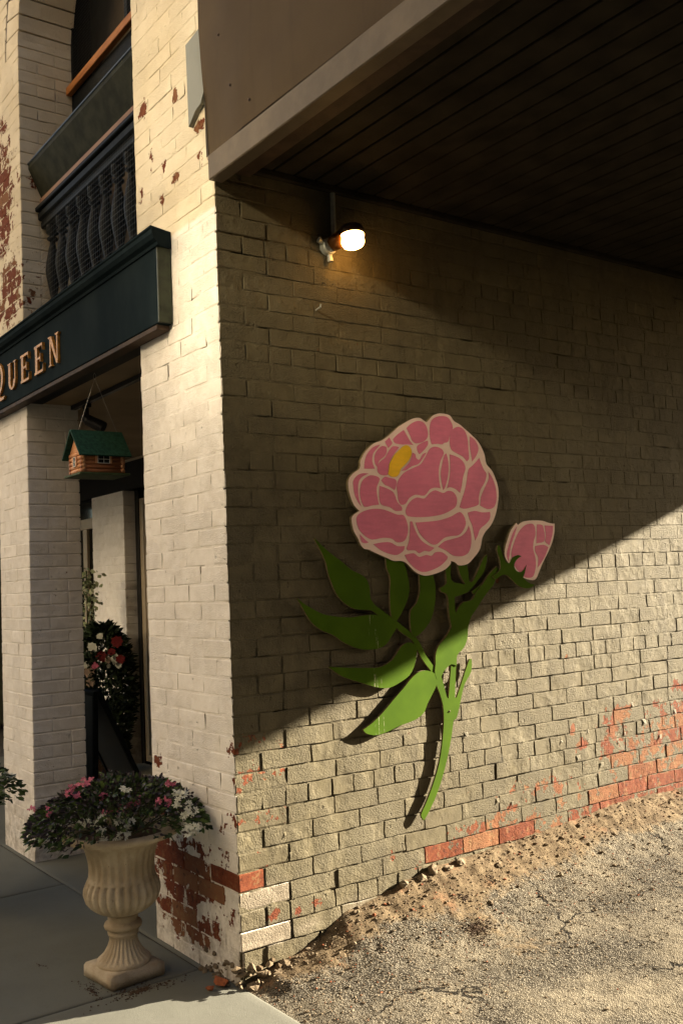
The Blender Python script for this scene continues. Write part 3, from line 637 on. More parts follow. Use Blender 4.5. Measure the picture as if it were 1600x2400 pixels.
xm = -depth + fbm(Pn * 26, 61, 4) * np.interp(zf_, [0, 1.0, 1.8], [.0080, .0062, .0034]) * (.35 + .9 * rough_reg) + fbm(Pn * 80, 67, 2) * .0020
xm += .0030 * np.interp(zf_, [0, 1.2, 2.0], [1, .7, .3]) * np.clip(fbm(Pn * 2.6, 71, 3) * 2.2 + .15, 0, 1)
xm -= np.clip(fbm(Pn * 9, 69, 3) - .42, 0, 1) * .05
xm -= .02 * np.clip((.10 - zf_) / .2, 0, 1) * np.clip(.4 + fbm(Pn * 6, 90, 3), 0, 1)
n_, m_ = len(gy), len(gz); idg = np.arange(n_ * m_).reshape(n_, m_)
Fg = np.stack([idg[:-1, :-1], idg[1:, :-1], idg[1:, 1:], idg[:-1, 1:]], -1).reshape(-1, 4)
Wm = np.stack([xm, yf, zf_], 1)
lowband = np.clip((.36 - zf_) / .1, 0, 1) * np.clip((yf - 1.65) / .3, 0, 1) * .5
mesh('mortar', Wm, Fg, wall, M['brick'], True, {'peel': np.maximum(side_peel(Wm, 0) * .75, lowband * .5), 'white': blobs(yf, zf_, SIDE_WHITE) * .4, 'tone': np.clip(.4 + fbm(Pn * 3, 5, 2) * .5, 0, 1)})
def tw_side(y0, z0):
    t = RNG.normal(0, .007)
    return lambda p: np.stack([p[:, 2], y0 + p[:, 0] - t * p[:, 1] * .5, z0 + p[:, 1] + t * (p[:, 0] - .1)], 1)
bs = BrickSet()
def side_brick(y0, y1, k):
    L = y1 - y0; z0 = k * CH + RNG.normal(0, .0010) + .0028 * vnoise(np.array([[y0 * 1.4, k * .35, 2.2]]), 15)[0]
    W, F = brick_geo(L, CH - JT, .03, RNG.uniform(.0014, .0032), tw_side(y0, z0), float(np.interp(z0, [0, .7, 1.5], [1.7, 1.3, .60])), 9 if L > .15 else 5)
    yc, zc = (y0 + y1) / 2, z0 + .03
    fl = 0.0; wh = blobs(W[:, 1], W[:, 2], SIDE_WHITE)
    lim = np.interp(yc, [1.0, 1.4, 1.75, 2.2, 2.8, 3.6], [.20, .24, .29, .33, .40, .42])
    if yc > 1.7 and zc < lim: fl = RNG.uniform(.48, .86) if RNG.random() < .9 else .35
    elif yc > 2.35 and zc < lim + .10 and RNG.random() < .6: fl = RNG.uniform(.45, .8)
    elif yc > 1.0 and zc < .24 and RNG.random() < .5: fl = RNG.uniform(.5, .85)
    pe = side_peel(W, fl)
    bs.add(W, F, pe, wh, RNG.random())
for k in range(-2, 42):
    y = .122 if k % 2 else .239
    if k % 6 == 1:
        y = .239 if not k % 2 else .122
        while y < YMAX - .1:
            L = .112 + RNG.normal(0, .004); side_brick(y, y + L - JT * RNG.uniform(.7, 1.3), k); y += L
    else:
        first = True
        while y < YMAX - .2:
            L = .239 + RNG.normal(0, .007)
            if RNG.random() < .07: L = .125 + RNG.normal(0, .01)
            side_brick(y, y + L - JT * RNG.uniform(.6, 1.4) * (1 if k < 18 else .5), k); y += L
bs.build(wall)
# loose curls of paint standing off the wall
def flake(y, z, w, h, tilt, curl, parent):
    "a tongue of loose paint, fixed at its upper edge and curling outwards"
    nu_, nv_ = 5, 6; V = []; F = []; L = max(h, .02) * 1.2
    for j in range(nv_ + 1):
        t = j / nv_; out = curl * .5 * L * t * t
        for i in range(nu_ + 1):
            s_ = i / nu_ - .5; ww = w * (1 - .75 * t ** 1.3)
            jag = vnoise(np.array([[s_ * 9 + y * 50, t * 3.0, z * 31]]), 3)[0] * .16 * L * t
            V.append((.0012 + out + abs(s_) * .10 * w * t, y + s_ * ww + tilt * L * t, z - L * t * (1 - .25 * curl * t) + jag))
    for j in range(nv_):
        for i in range(nu_): a0 = j * (nu_ + 1) + i; F.append((a0, a0 + nu_ + 1, a0 + nu_ + 2, a0 + 1))
    o = mesh('paint_flake', V, F, parent, M['flake'], True)
    md = o.modifiers.new('t', 'SOLIDIFY'); md.thickness = .0007
for (y, z, w, h, ti, cu) in [(2.43, .70, .030, .045, .3, .8), (2.30, .52, .030, .02, .1, .7), (2.07, .60, .018, .035, -.2, .9), (1.22, .69, .035, .010, .4, .7), (1.98, .48, .045, .012, .2, .6), (1.50, .33, .022, .035, -.3, .8),
                             (2.16, .42, .035, .016, .2, .6), (.215, .42, .018, .02, .2, .8), (.24, .335, .014, .035, .1, .9), (2.52, .60, .04, .05, .4, 1.0), (2.66, .50, .03, .04, -.3, .9), (1.86, .58, .025, .03, .3, 1.0), (1.40, .36, .03, .03, .2, .9), (2.36, .55, .02, .03, -.2, 1.0), (2.80, .62, .03, .04, .2, .8)]:
    flake(y, z, w * .7, h * .55, ti, cu * .5, wall)
# far part of the wall, beyond the frame
MB().box(-.35, -.004, YMAX + .002, 6.95, -.3, 3.17).build('far_wall', M['trim'], wall)
MB().tube([(.002, .476, 2.582), (.045, .470, 2.584), (.047, .47, 2.596)], .004, 6).build('hook', M['greybox'], wall)
fix_parent(wall)

# --- corner pier, normal -y (street side), cream paint
FRONT_PEEL = [(-.65, 3.64, .06, .06, 0.85), (-.43, 3.61, .02, .04, 0.85), (-.32, 3.56, .025, .04, 0.85), (-.58, 3.37, .025, .06, 0.80), (-.45, 3.29, .03, .05, 0.80), (-.35, 3.20, .05, .03, 0.75), (-.70, 3.24, .04, .06, 0.70), (-.48, 3.16, .03, .04, 0.80),
              (-.12, 3.33, .06, .035, 1.00), (-.11, 3.23, .03, .07, 0.72), (-.04, 3.15, .03, .05, 0.65), (-.69, .64, .05, .035, 1.0), (-.70, .53, .04, .05, 1.0), (-.442, .647, .012, .016, .9), (-.03, .76, .05, .10, .62), (-.02, .66, .03, .06, .8),
              (-.03, .49, .04, .05, .85), (-.12, .43, .06, .05, .62), (-.45, .20, .36, .19, 1.0), (-.62, .30, .16, .19, 1.05), (-.21, .18, .18, .13, .92), (-.45, .02, .32, .11, .86), (-.06, .12, .07, .10, .6), (-.02, .27, .05, .035, 1.0), (-.25, .95, .02, .012, .7), (-.15, 1.62, .03, .012, .6), (-.10, .36, .1, .05, .6), (-.7, .42, .06, .06, .8)]
pier = empty('brick_pier', (-.37, .15, -.13), 'cream painted corner brick pier with red brick showing at its foot', 'pier')
def tw_front(x0, z0): return lambda p: np.stack([x0 + p[:, 0], -p[:, 2], z0 + p[:, 1]], 1)
def core(x0, x1, y0, y1, z0, z1, parent, peelL, white=0.0, rec=.0015, step=.0125, right=True):
    "mortar core: a noisy sheet on the street face and on the +x face"
    for face in (('f', 'r') if right else ('f',)):
        a = np.arange(x0, x1 + .001, step) if face == 'f' else np.arange(y0, y1 + .001, step)
        c = np.arange(z0, z1 + .001, step)
        A, C_ = np.meshgrid(a, c, indexing='ij'); A = A.ravel(); C_ = C_.ravel()
        Q = np.stack([A, 0 * A + (3 if face == 'f' else 7), C_], 1)
        d = -rec + fbm(Q * 20, 51, 4) * .0032 - np.clip(fbm(Q * 8, 53, 3) - .45, 0, 1) * .03
        W = np.stack([A, y0 - d, C_], 1) if face == 'f' else np.stack([x1 + d, A, C_], 1)
        n1, n2 = len(a), len(c); I = np.arange(n1 * n2).reshape(n1, n2)
        if face == 'f': FF = np.stack([I[:-1, :-1], I[1:, :-1], I[1:, 1:], I[:-1, 1:]], -1).reshape(-1, 4)
        else: FF = np.stack([I[:-1, :-1], I[1:, :-1], I[1:, 1:], I[:-1, 1:]], -1).reshape(-1, 4)
        pe = blobs(A, C_, peelL) * .62 if face == 'f' else np.zeros(len(A))
        mesh('mortar', W, FF, parent, M['brick'], True, {'peel': pe, 'white': np.full(len(A), white), 'tone': np.full(len(A), .4)})
core(-.752, -.003, .0, .30, -.30, 5.4, pier, FRONT_PEEL, right=False)
MB().box(-.75, -.02, .012, .55, -.30, 6.2).build('pier_core', M['trim'], pier)
bs = BrickSet(); tones = {}
def front_brick(x0, x1, k, D=.03, pl=FRONT_PEEL, bset=None, white=0.0, zoff=0.0, rough=.8):
    L = x1 - x0; z0 = k * CH + zoff + RNG.normal(0, .0007)
    W, F = brick_geo(L, CH - JT * .8, D, RNG.uniform(.0025, .0045), tw_front(x0, z0), rough, 7 if L > .15 else 4)
    pe = blobs(W[:, 0], W[:, 2], pl); bset.add(W, F, pe, np.full(len(W), white), RNG.random())
for k in range(-2, 74):
    z0 = k * CH
    cl = .112 if not k % 2 else .229          # corner brick: header or stretcher on the street face
    sl = .229 if not k % 2 else .112          # and the other way round on the passage face
    # corner brick as one block showing two faces
    r = RNG.uniform(.004, .007)
    def twc(p, cl=cl, sl=sl, z0=z0): return np.stack([-cl + p[:, 0], -p[:, 2], z0 + p[:, 1]], 1)
    W, F = brick_geo(cl, CH - JT * .8, sl, r, twc, .9, 5 if cl > .15 else 4)
    if k < 0: W[:, 0] -= .012; W[:, 1] += .015
    jit = RNG.normal(0, .0018); W[:, 0] += jit
    pe = blobs(W[:, 0], W[:, 2], FRONT_PEEL) * .9
    wh = np.zeros(len(W))
    if k in (0, 2): wh[:] = .95; pe *= .55
    if k == 3: pe = np.where(W[:, 1] < .12, .86, pe); wh[:] = .25
    if k == 1: wh[:] = .1
    bs.add(W, F, pe, wh, RNG.random())
    x = -cl - JT; 
    while x > -.75 + .03:
        L = .229 + RNG.normal(0, .006); x0 = max(-.752 + RNG.normal(0, .004), x - L)
        if x0 + .752 < .06: x0 = -.752 + RNG.normal(0, .004)
        front_brick(x0, x, k, bset=bs); x = x0 - JT
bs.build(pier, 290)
fix_parent(pier)

# --- left pier with the springing of the arch above
UPL_PEEL = [(-2.75, 3.95, .25, .5, .80), (-2.65, 3.3, .3, .3, .78), (-2.75, 4.42, .12, .06, .72), (-2.70, 4.04, .14, .09, .9), (-2.43, 3.96, .04, .05, .9), (-2.70, 3.74, .16, .16, .85), (-2.58, 3.39, .14, .10, .85), (-2.36, 3.34, .05, .05, .9), (-2.7, 3.55, .08, .05, .7), (-2.85, 3.2, .10, .06, .7), (-2.6, 3.85, .06, .04, .7), (-2.5, 3.15, .05, .04, .6)]
lp = empty('brick_pier', (-2.65, .16, -.13), 'white painted brick pier left of the shop entrance, carrying the sign', 'pier')
core(-2.93, -2.373, .0, .32, -.2, 2.60, lp, [], 1.0)
core(-2.99, -2.403, .0, .35, 2.60, 4.80, lp, UPL_PEEL, 1.0)
core(-3.3, -2.64, .0, .35, 4.80, 5.45, lp, [], 1.0, right=False)
MB().box(-2.925, -2.39, .01, .315, -.3, 2.6).box(-3.3, -2.42, .01, .345, 2.62, 6.2).build('pier_core', M['trim'], lp)
bs = BrickSet()
def right_brick(xf, y0, y1, k, bset, white=1.0, rough=.8, pl=None):
    W, F = brick_geo(y1 - y0, CH - JT * .8, .03, RNG.uniform(.004, .006), lambda p: np.stack([xf + p[:, 2], y0 + p[:, 0], k * CH + p[:, 1]], 1), rough, 4)
    bset.add(W, F, np.zeros(len(W)) if pl is None else blobs(W[:, 1], W[:, 2], pl), np.full(len(W), white), RNG.random())
for k in range(64, 73):
    z_ = k * CH; x = -1.575 - math.sqrt(max(.02, 1.07 ** 2 - (z_ + .03 - 4.80) ** 2)) - .004
    while x > -3.3 + .03:
        x0 = max(-3.3, x - .229 - RNG.normal(0, .004)); front_brick(x0, x, k, pl=[], bset=bs, white=1.0); x = x0 - JT
for k in range(-1, 64):
    xr = -2.37 if k * CH < 2.55 else -2.40; xl = -2.93 if k * CH < 2.55 else -3.3
    dep = .32 if k * CH < 2.55 else .35
    cl = .112 if k % 2 else .225; sl = .225 if k % 2 else .112
    def twl(p, cl=cl, k=k, xr=xr): return np.stack([xr - cl + p[:, 0], -p[:, 2], k * CH + p[:, 1]], 1)
    W, F = brick_geo(cl, CH - JT * .8, sl, .005, twl, .7, 5 if cl > .15 else 4)
    pl = UPL_PEEL if k * CH > 2.9 else []
    bs.add(W, F, blobs(W[:, 0], W[:, 2], pl), np.ones(len(W)), RNG.random())
    x = xr - cl - JT
    while x > xl + .03:
        x0 = max(xl, x - .229 - RNG.normal(0, .004)); front_brick(x0, x, k, pl=pl, bset=bs, white=1.0); x = x0 - JT
    y = sl + JT
    while y < dep - .02:
        y1 = min(dep, y + (.112 if (k % 3 == 0) else .229)); right_brick(xr, y, y1, k, bs); y = y1 + JT
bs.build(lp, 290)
fix_parent(lp)

# --- arch over the balcony opening
arch = empty('brick_arch', (-1.575, .1, 4.8), 'cream brick arch springing over the screened upper balcony', 'arch')
RA = .825; nv = 26; bs = BrickSet()
for i in range(nv):
    a0 = math.pi * i / nv; a1 = math.pi * (i + 1) / nv - .008
    V_ = []; 
    def twa(p, a0=a0, a1=a1):
        t = a0 + (a1 - a0) * p[:, 0] / .1; rr = RA + .23 * p[:, 1] / .065
        return np.stack([-1.575 - rr * np.cos(t), -p[:, 2], 4.80 + rr * np.sin(t)], 1)
    W, F = brick_geo(.1, .065, .35, .004, twa, .8, 4)
    bs.add(W, F, np.zeros(len(W)), np.ones(len(W)), RNG.random())
bs.build(arch)
# spandrel wall above
sp = MB()
pts = [(-3.3, 4.8), (-3.3, 6.2), (0, 6.2), (0, 4.81), (-1.575 + RA + .235, 4.81)] + [(-1.575 + (RA + .235) * math.cos(t), 4.81 + (RA + .235) * math.sin(t)) for t in np.linspace(.05, math.pi, 24)]
sp.prism(pts, .35, .004, lambda u, v, d: (u, d, v)); sp.build('spandrel', M['trim'], arch)
fix_parent(arch)
# ------------------------------------------------------------------ overhang across the driveway
XW = 4.6; YL = 6.95
ov = empty('overhang', (2.0, 0, 3.05), 'beige sheet metal fascia and dark boarded soffit spanning the driveway', 'overhang')
gx = np.unique(np.concatenate([np.arange(-.045, 2.3, .03), np.linspace(2.3, XW, 12)])); gz = np.arange(3.1535, 4.75, .03)
A, B = np.meshgrid(gx, gz, indexing='ij'); a = A.ravel(); b = B.ravel()
Q = np.stack([a * 1.7, 0 * a, b * 1.1], 1)
dy = fbm(Q * 1.9, 131, 2) * .016 + .003 * np.exp(-((b - 3.15) / .05) ** 2) + .010 * np.sin(a * 9 + b * 2.2) * np.exp(-(a / .55) ** 2)
lean = np.where(a < 0, -.0, 0)
I = np.arange(len(a)).reshape(len(gx), len(gz))
FF = np.stack([I[:-1, :-1], I[1:, :-1], I[1:, 1:], I[:-1, 1:]], -1).reshape(-1, 4)
xl = np.where(A == gx[0], np.interp(B, [3.15, 3.36, 3.71, 5], [.006, -.006, -.05, -.05]), A).ravel()
panel = mesh('fascia_panel', np.stack([xl, -.028 + dy, b], 1), FF, ov, M['panel'], True)
for (x, z) in [(.13, 3.60), (.74, 3.66), (.36, 3.23), (.22, 3.35), (1.3, 3.30)]:
    MB().lathe([(.0055, 0), (.0055, .002), (.003, .004), (.0001, .0045)], 10, Matrix.Translation((x, -.030 + dy[np.argmin((a - x) ** 2 + (b - z) ** 2)], z)) @ Matrix.Rotation(math.pi / 2, 4, 'X')).build('screw', M['bronze'], panel)
MB().box(-.03, XW, .02, .10, 3.18, 4.75).build('fascia_frame', M['trim'], ov)
MB().box(.010, XW, -.034, .030, 3.046, 3.150, .004).build('fascia_trim', M['trim'], ov)
MB().box(.010, XW, .031, .160, 3.100, 3.150, .003).build('edge_board', M['brownedge'], ov)
fl = MB(); pts = [(-.165, 3.345), (-.10, 3.39), (-.055, 3.40), (-.004, 3.47), (-.002, 3.76), (-.05, 3.72), (-.17, 3.705)]
fl.prism(pts, .0, -.022, lambda u, v, d: (u, d, v)); fl.build('flashing', M['flash'], ov)
y = .166; i = 0
while y < YL - .05:
    MB().box(.004, XW, y, y + .098, 3.148 + RNG.normal(0, .0006), 3.172, .003).build('soffit_board', M['soffit'], ov); y += .1075
MB().box(.002, XW, .165, YL - .01, 3.174, 3.25).build('soffit_backing', M['soffitback'], ov)
MB().box(.002, .030, .166, YL - .01, 3.118, 3.146, .003).build('cove_strip', M['soffit'], ov)
MB().box(-.3, XW, YL - .008, YL, 3.10, 4.7).build('rear_fascia', M['trim'], ov)
MB().box(-.3, XW, .1, YL - .01, 4.60, 4.72).build('roof_deck', M['trim'], ov)
fix_parent(ov)
pw = MB().box(XW + .002, XW + .3, .0, YL, -.3, 4.72).build('passage_wall', M['unseen_dark']); tag(pw, 'unseen dark wall on the far side of the driveway passage', 'wall')

# ------------------------------------------------------------------ sign over the shop entrance
sg = empty('shop_sign', (-2.2, -.07, 2.56), 'long dark sign board with gold serif letters and a moulded cornice', 'sign')
X1 = -.405; X0 = -4.6
MB().box(X0, X1 - .012, -.070, .0, 2.560, 2.900, .003).build('sign_board', M['sign'], sg)
MB().box(X1 - .0115, X1, -.069, -.002, 2.562, 2.898, .002).build('end_panel', M['signend'], sg)
c = MB(); prof = [(0, 2.895), (-.078, 2.895), (-.082, 2.908), (-.100, 2.918), (-.112, 2.935), (-.112, 2.955), (-.118, 2.960), (-.118, 2.968), (0, 2.972)]
n = len(prof); V = []
for (yy, zz) in prof: V.append((X0, yy, zz))
for (yy, zz) in prof: V.append((X1 - yy * .38, yy, zz))
c.add(V, [tuple(range(n)), tuple(range(2 * n - 1, n - 1, -1))] + [(i, n + i, n + (i + 1) % n, (i + 1) % n) for i in range(n)])
c.build('cornice', M['sign'], sg)
MB().box(X0, -.77, .002, .10, 2.557, 2.9).build('lintel', M['darkwood'], sg)
MB().box(X0, X1 - .03, -.066, -.004, 2.536, 2.5585, .002).build('sign_soffit_strip', M['brownedge'], sg)
# letters: strokes with serifs, each letter one part
def letter(strokes, name):
    m_ = MB()
    for i, poly in enumerate(strokes): m_.prism(poly, -.0705, -.0845 - .0005 * i, lambda u, v, d: (u, d, v))
    o = m_.build(name, M['gold'], sg); o['label'] = 'gold raised letter ' + name.split('_')[1].upper(); return o
def rect(x0, x1, z0, z1): return [(x0, z0), (x1, z0), (x1, z1), (x0, z1)]
def serif(xc, z, w, up, t=.010): return [(xc - w / 2, z), (xc + w / 2, z), (xc + w / 4, z + t * up), (xc - w / 4, z + t * up)] if up > 0 else [(xc - w / 4, z + t * up), (xc + w / 4, z + t * up), (xc + w / 2, z), (xc - w / 2, z)]
def ring(cx, cz, rx, rz, wx, wz, a0=0, a1=2 * math.pi, n=28):
    out = [(cx + rx * math.cos(t), cz + rz * math.sin(t)) for t in np.linspace(a0, a1, n)]
    inn = [(cx + (rx - wx) * math.cos(t), cz + (rz - wz) * math.sin(t)) for t in np.linspace(a1, a0, n)]
    return out + inn
ZB, ZT = 2.634, 2.796
def E_(x0, w):
    s = .034
    return [rect(x0 + .012, x0 + .012 + s, ZB, ZT), rect(x0, x0 + w, ZB, ZB + .014), rect(x0, x0 + w - .006, ZT - .014, ZT), rect(x0 + .04, x0 + w * .72, 2.712, 2.724),
            [(x0 + w - .012, ZB), (x0 + w, ZB), (x0 + w + .006, ZB + .045)], [(x0 + w - .018, ZT), (x0 + w - .006, ZT), (x0 + w - .002, ZT - .042)], rect(x0 + w * .70, x0 + w * .76, 2.695, 2.742)]
letter(E_(-2.205, .145), 'letter_e'); letter(E_(-1.965, .140), 'letter_e')
x0 = -1.735
letter([rect(x0 + .016, x0 + .032, ZB, ZT), rect(x0 + .122, x0 + .138, ZB + .01, ZT), [(x0 + .010, ZT), (x0 + .046, ZT), (x0 + .138, ZB), (x0 + .118, ZB)], serif(x0 + .024, ZB, .052, 1), serif(x0 + .130, ZT, .056, -1), serif(x0 + .018, ZT, .040, -1)], 'letter_n')
x0 = -2.445
letter([rect(x0 + .014, x0 + .050, 2.685, ZT), rect(x0 + .128, x0 + .143, 2.69, ZT), ring(x0 + .0785, 2.690, .0645, .058, .036, .012, math.pi, 2 * math.pi), serif(x0 + .032, ZT, .066, -1), serif(x0 + .135, ZT, .050, -1)], 'letter_u')
qc = -2.665
letter([ring(qc, 2.742, .125, .108, .036, .012), [(qc - .02, 2.640), (qc + .02, 2.652), (qc + .09, 2.618), (qc + .155, 2.622), (qc + .13, 2.604), (qc + .07, 2.602)]], 'letter_q')
fix_parent(sg)

# ------------------------------------------------------------------ balcony behind the arch
bal = empty('balcony', (-1.57, .18, 3.0), 'dark balustrade with turned balusters behind wire screen inside the arched opening', 'balcony')
XA, XB = -2.398, -.752
MB().add([(XA, .05, 4.02), (XB, .05, 4.02), (XB, .05, 4.045), (XA, .05, 4.045), (XA, .072, 4.045), (XB, .072, 4.045), (XB, .145, 3.855), (XA, .145, 3.855), (XA, .128, 3.850), (XB, .128, 3.850)],
         [(0, 1, 2, 3), (3, 2, 5, 4), (4, 5, 6, 7), (7, 6, 9, 8), (8, 9, 1, 0), (0, 3, 4, 7, 8), (1, 9, 6, 5, 2)]).build('slanted_panel', M['darkpanel'], bal)
MB().tube([(XA, .052, 4.052), (XB, .052, 4.052)], .009, 8).build('panel_edge', M['bluedge'], bal)
MB().box(XA, XB, .118, .150, 3.806, 3.846, .003).build('wood_strip', M['agedwood'], bal)
rail = MB().box(XA, XB, .085, .215, 3.755, 3.785, .006).box(XA, XB, .100, .205, 3.700, 3.754, .010).box(XA, XB, .120, .195, 3.655, 3.699, .006); rail.build('handrail', M['darkwood'], bal)
MB().box(XA, XB, .115, .205, 3.02, 3.09, .006).build('bottom_rail', M['darkwood'], bal)
bprof = [(.030, 3.09), (.030, 3.16), (.020, 3.17), (.026, 3.185), (.018, 3.20), (.022, 3.25), (.034, 3.33), (.037, 3.37), (.033, 3.42), (.024, 3.48), (.019, 3.53), (.017, 3.555), (.027, 3.565), (.027, 3.575), (.018, 3.59), (.030, 3.605), (.030, 3.655)]
x = XA + .09; bm0 = None
while x < XB - .03:
    if bm0 is None:
        bm0 = MB().lathe([(r * (1.22 if r > .02 else 1.0), z) for r, z in bprof], 14).build('baluster', M['darkwood'], bal, True)
        bm0.location = (x, .16, 0)
    else:
        o = bpy.data.objects.new('baluster', bm0.data); COL.objects.link(o); o.parent = bal; o.location = (x, .16, 0)
    x += .166
MB().box(XA, XB, .300, .335, 4.555, 4.605, .003).build('wood_rail', M['orangewood'], bal)
MB().box(XA, XB, .340, .36, 4.40, 4.553, .002).build('rail_board', M['darkwood'], bal)
MB().box(XA, XA + .03, .338, .37, 2.98, 5.0).box(XB - .03, XB, .338, .37, 2.98, 5.0).box(-1.59, -1.55, .345, .37, 4.607, 5.6).build('screen_frame', M['darkwood'], bal)
scr = MB()
def wires(y, z0, z1, stp):
    xx = XA
    while xx < XB:
        scr.add([(xx, y, z0), (xx + .0009, y, z0), (xx + .0009, y, z1), (xx, y, z1)], [(0, 1, 2, 3)]); xx += stp
    zz = z0
    while zz < z1:
        scr.add([(XA, y + .0005, zz), (XB, y + .0005, zz), (XB, y + .0005, zz + .0011), (XA, y + .0005, zz + .0011)], [(0, 1, 2, 3)]); zz += stp
wires(.112, 3.0, 3.70, .030); wires(.338, 4.61, 5.4, .022)
scr.build('wire_screen', M['netwire'], bal)['kind'] = 'stuff'
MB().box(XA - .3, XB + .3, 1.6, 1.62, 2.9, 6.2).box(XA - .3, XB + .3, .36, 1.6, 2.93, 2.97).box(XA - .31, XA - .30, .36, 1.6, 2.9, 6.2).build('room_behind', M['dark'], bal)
MB().box(-1.70, -1.62, .62, .70, 2.97, 5.6).box(-1.25, -1.19, .62, .68, 2.97, 5.6).build('post', M['agedwood'], bal)
fix_parent(bal)

# ------------------------------------------------------------------ porch
porch = empty('porch', (-3.0, .9, -.13), 'recessed shop entrance with cream ceiling, door and window behind the piers', 'porch')
MB().box(-9.5, -.72, .102, 1.75, 2.560, 2.60).build('ceiling', M['ceil'], porch)
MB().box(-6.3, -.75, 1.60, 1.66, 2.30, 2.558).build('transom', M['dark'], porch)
MB().box(-5.45, -.75, 1.585, 1.599, 2.535, 2.556, .002).build('ceiling_moulding', M['creamtrim'], porch)
MB().box(-4.655, -4.585, 1.70, 1.74, -.10, 2.30, .003).build('door_jamb', M['black'], porch)
dr = MB().box(-4.583, -3.6, 1.71, 1.75, -.06, 2.22, .003).build('door', M['creamtrim'], porch)
MB().box(-4.50, -4.485, 1.700, 1.709, .0, 2.2).box(-4.46, -4.45, 1.700, 1.709, .0, 2.2).build('door_moulding', M['creamtrim'], dr)
MB().box(-4.60, -3.6, 1.42, 1.70, -.134, -.075, .008).build('door_step', M['concrete'], porch)
MB().box(-3.6, -.75, 1.70, 1.76, -.1, 2.56).build('back_wall', M['trim'], porch)
MB().box(-.80, -.752, .56, 1.70, -.1, 2.56).build('side_wall', M['trim'], porch)
wnd = MB().box(-6.25, -5.40, 1.665, 1.685, .35, 2.28).build('window', M['glass'], porch)
w_ = MB().box(-6.25, -5.40, 1.63, 1.664, 2.02, 2.12, .003).box(-5.72, -5.62, 1.632, 1.662, .50, 2.019, .003).box(-6.25, -5.721, 1.634, 1.660, 1.40, 1.445, .003).box(-5.619, -5.40, 1.634, 1.660, 1.40, 1.445, .003).box(-6.25, -5.40, 1.62, 1.664, .35, .499, .003)
w_.build('window_frame', M['creamtrim'], wnd)
MB().box(-6.25, -5.41, 1.60, 1.70, -.12, .348).build('window_apron', M['trim'], porch)
MB().box(-6.25, -5.42, 1.67, 1.70, 2.12, 2.30).build('window_head', M['dark'], porch)
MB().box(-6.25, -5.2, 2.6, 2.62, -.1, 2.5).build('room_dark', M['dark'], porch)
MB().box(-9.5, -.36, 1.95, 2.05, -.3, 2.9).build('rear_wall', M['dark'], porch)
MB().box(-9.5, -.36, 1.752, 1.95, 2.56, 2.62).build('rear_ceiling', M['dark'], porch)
MB().box(-9.6, -9.5, .1, 2.0, -.3, 2.6).build('far_end_wall', M['trim'], porch)
fix_parent(porch)
ip = empty('brick_pier', (-5.03, 1.65, -.13), 'warm cream brick pier deep inside the entrance beside the door', 'pier')
core(-5.395, -4.673, 1.60, 1.735, -.14, 2.30, ip, [], 1.0)
bs = BrickSet()
for k in range(-1, 30):
    z0 = k * CH
    cl = .112 if k % 2 else .225
    W, F = brick_geo(cl, CH - JT * .8, .125, .005, lambda p: np.stack([-4.67 - cl + p[:, 0], 1.60 - p[:, 2], z0 + p[:, 1]], 1), .7, 4)
    bs.add(W, F, np.zeros(len(W)), np.ones(len(W)), RNG.random())
    x = -4.67 - cl - JT
    while x > -5.40 + .03:
        xa = max(-5.40, x - .229)
        W, F = brick_geo(x - xa, CH - JT * .8, .03, .005, lambda p: np.stack([xa + p[:, 0], 1.60 - p[:, 2], z0 + p[:, 1]], 1), .7, 4)
        bs.add(W, F, np.zeros(len(W)), np.ones(len(W)), RNG.random()); x = xa - JT
bs.build(ip, 200)
MB().box(-5.39, -4.69, 1.612, 1.73, -.14, 2.30).build('pier_core', M['trim'], ip)
fix_parent(ip)
# front of the next bay, set back like the entrance
nb = MB().box(-9.5, -6.31, 1.68, 1.75, -.1, 2.55).build('bay_wall', M['darkpanel']); tag(nb, 'dark shopfront just visible left of the white pier', 'shopfront')

# track spotlight
tr = empty('track_light', (-1.7, .285, 2.55), 'small black spotlight hanging from a black ceiling track', 'spotlight')
MB().box(-2.36, -.78, .268, .300, 2.532, 2.5585, .002).build('track', M['black'], tr)
MB().box(-2.18, -2.10, .272, .298, 2.508, 2.531, .003).tube([(-2.15, .285, 2.510), (-2.15, .285, 2.445)], .016, 10).build('arm', M['black'], tr)
MB().tube([(-2.165, .272, 2.465), (-2.145, .295, 2.435), (-2.085, .365, 2.385)], [.022, .034, .036], 14).build('spot_head', M['black'], tr)
fix_parent(tr)

# ------------------------------------------------------------------ wall lamp
lamp = empty('wall_lamp', (.0, .55, 2.87), 'lit jar lamp with bronze hood on the wall under the soffit', 'lamp')
MB().lathe([(.001, 0), (.036, 0), (.036, .026), (.031, .032), (.001, .032)], 20, Matrix.Translation((.002, .545, 2.868)) @ Matrix.Rotation(math.pi / 2, 4, 'Y')).build('junction_box', M['greybox'], lamp, False)
for (dy_, dz_) in ((-.050, .020), (.005, -.060)):
    MB().tube([(.020, .545 + dy_ * .6, 2.868 + dz_ * .6), (.022, .545 + dy_ * 1.1, 2.868 + dz_ * 1.1)], [.011, .013], 12).build('port', M['greybox'], lamp)
MB().tube([(.012, .580, 2.905), (.012, .583, 3.118)], .011, 10).build('conduit', M['greybox'], lamp)
ax = Vector((.16, -.02, -1.0)).normalized()
T = Matrix.Translation((.118, .600, 2.897)) @ ax.to_track_quat('Z', 'Y').to_matrix().to_4x4()
MB().tube([(.038, .545, 2.868), (.060, .556, 2.880), (.085, .575, 2.893)], [.030, .036, .038], 18).build('collar', M['copper'], lamp, True)
MB().lathe([(.001, -.048), (.030, -.046), (.050, -.036), (.056, -.020), (.058, .004), (.055, .004), (.053, -.02), (.047, -.032), (.001, -.04)], 28, T).build('hood', M['bronze'], lamp, True)
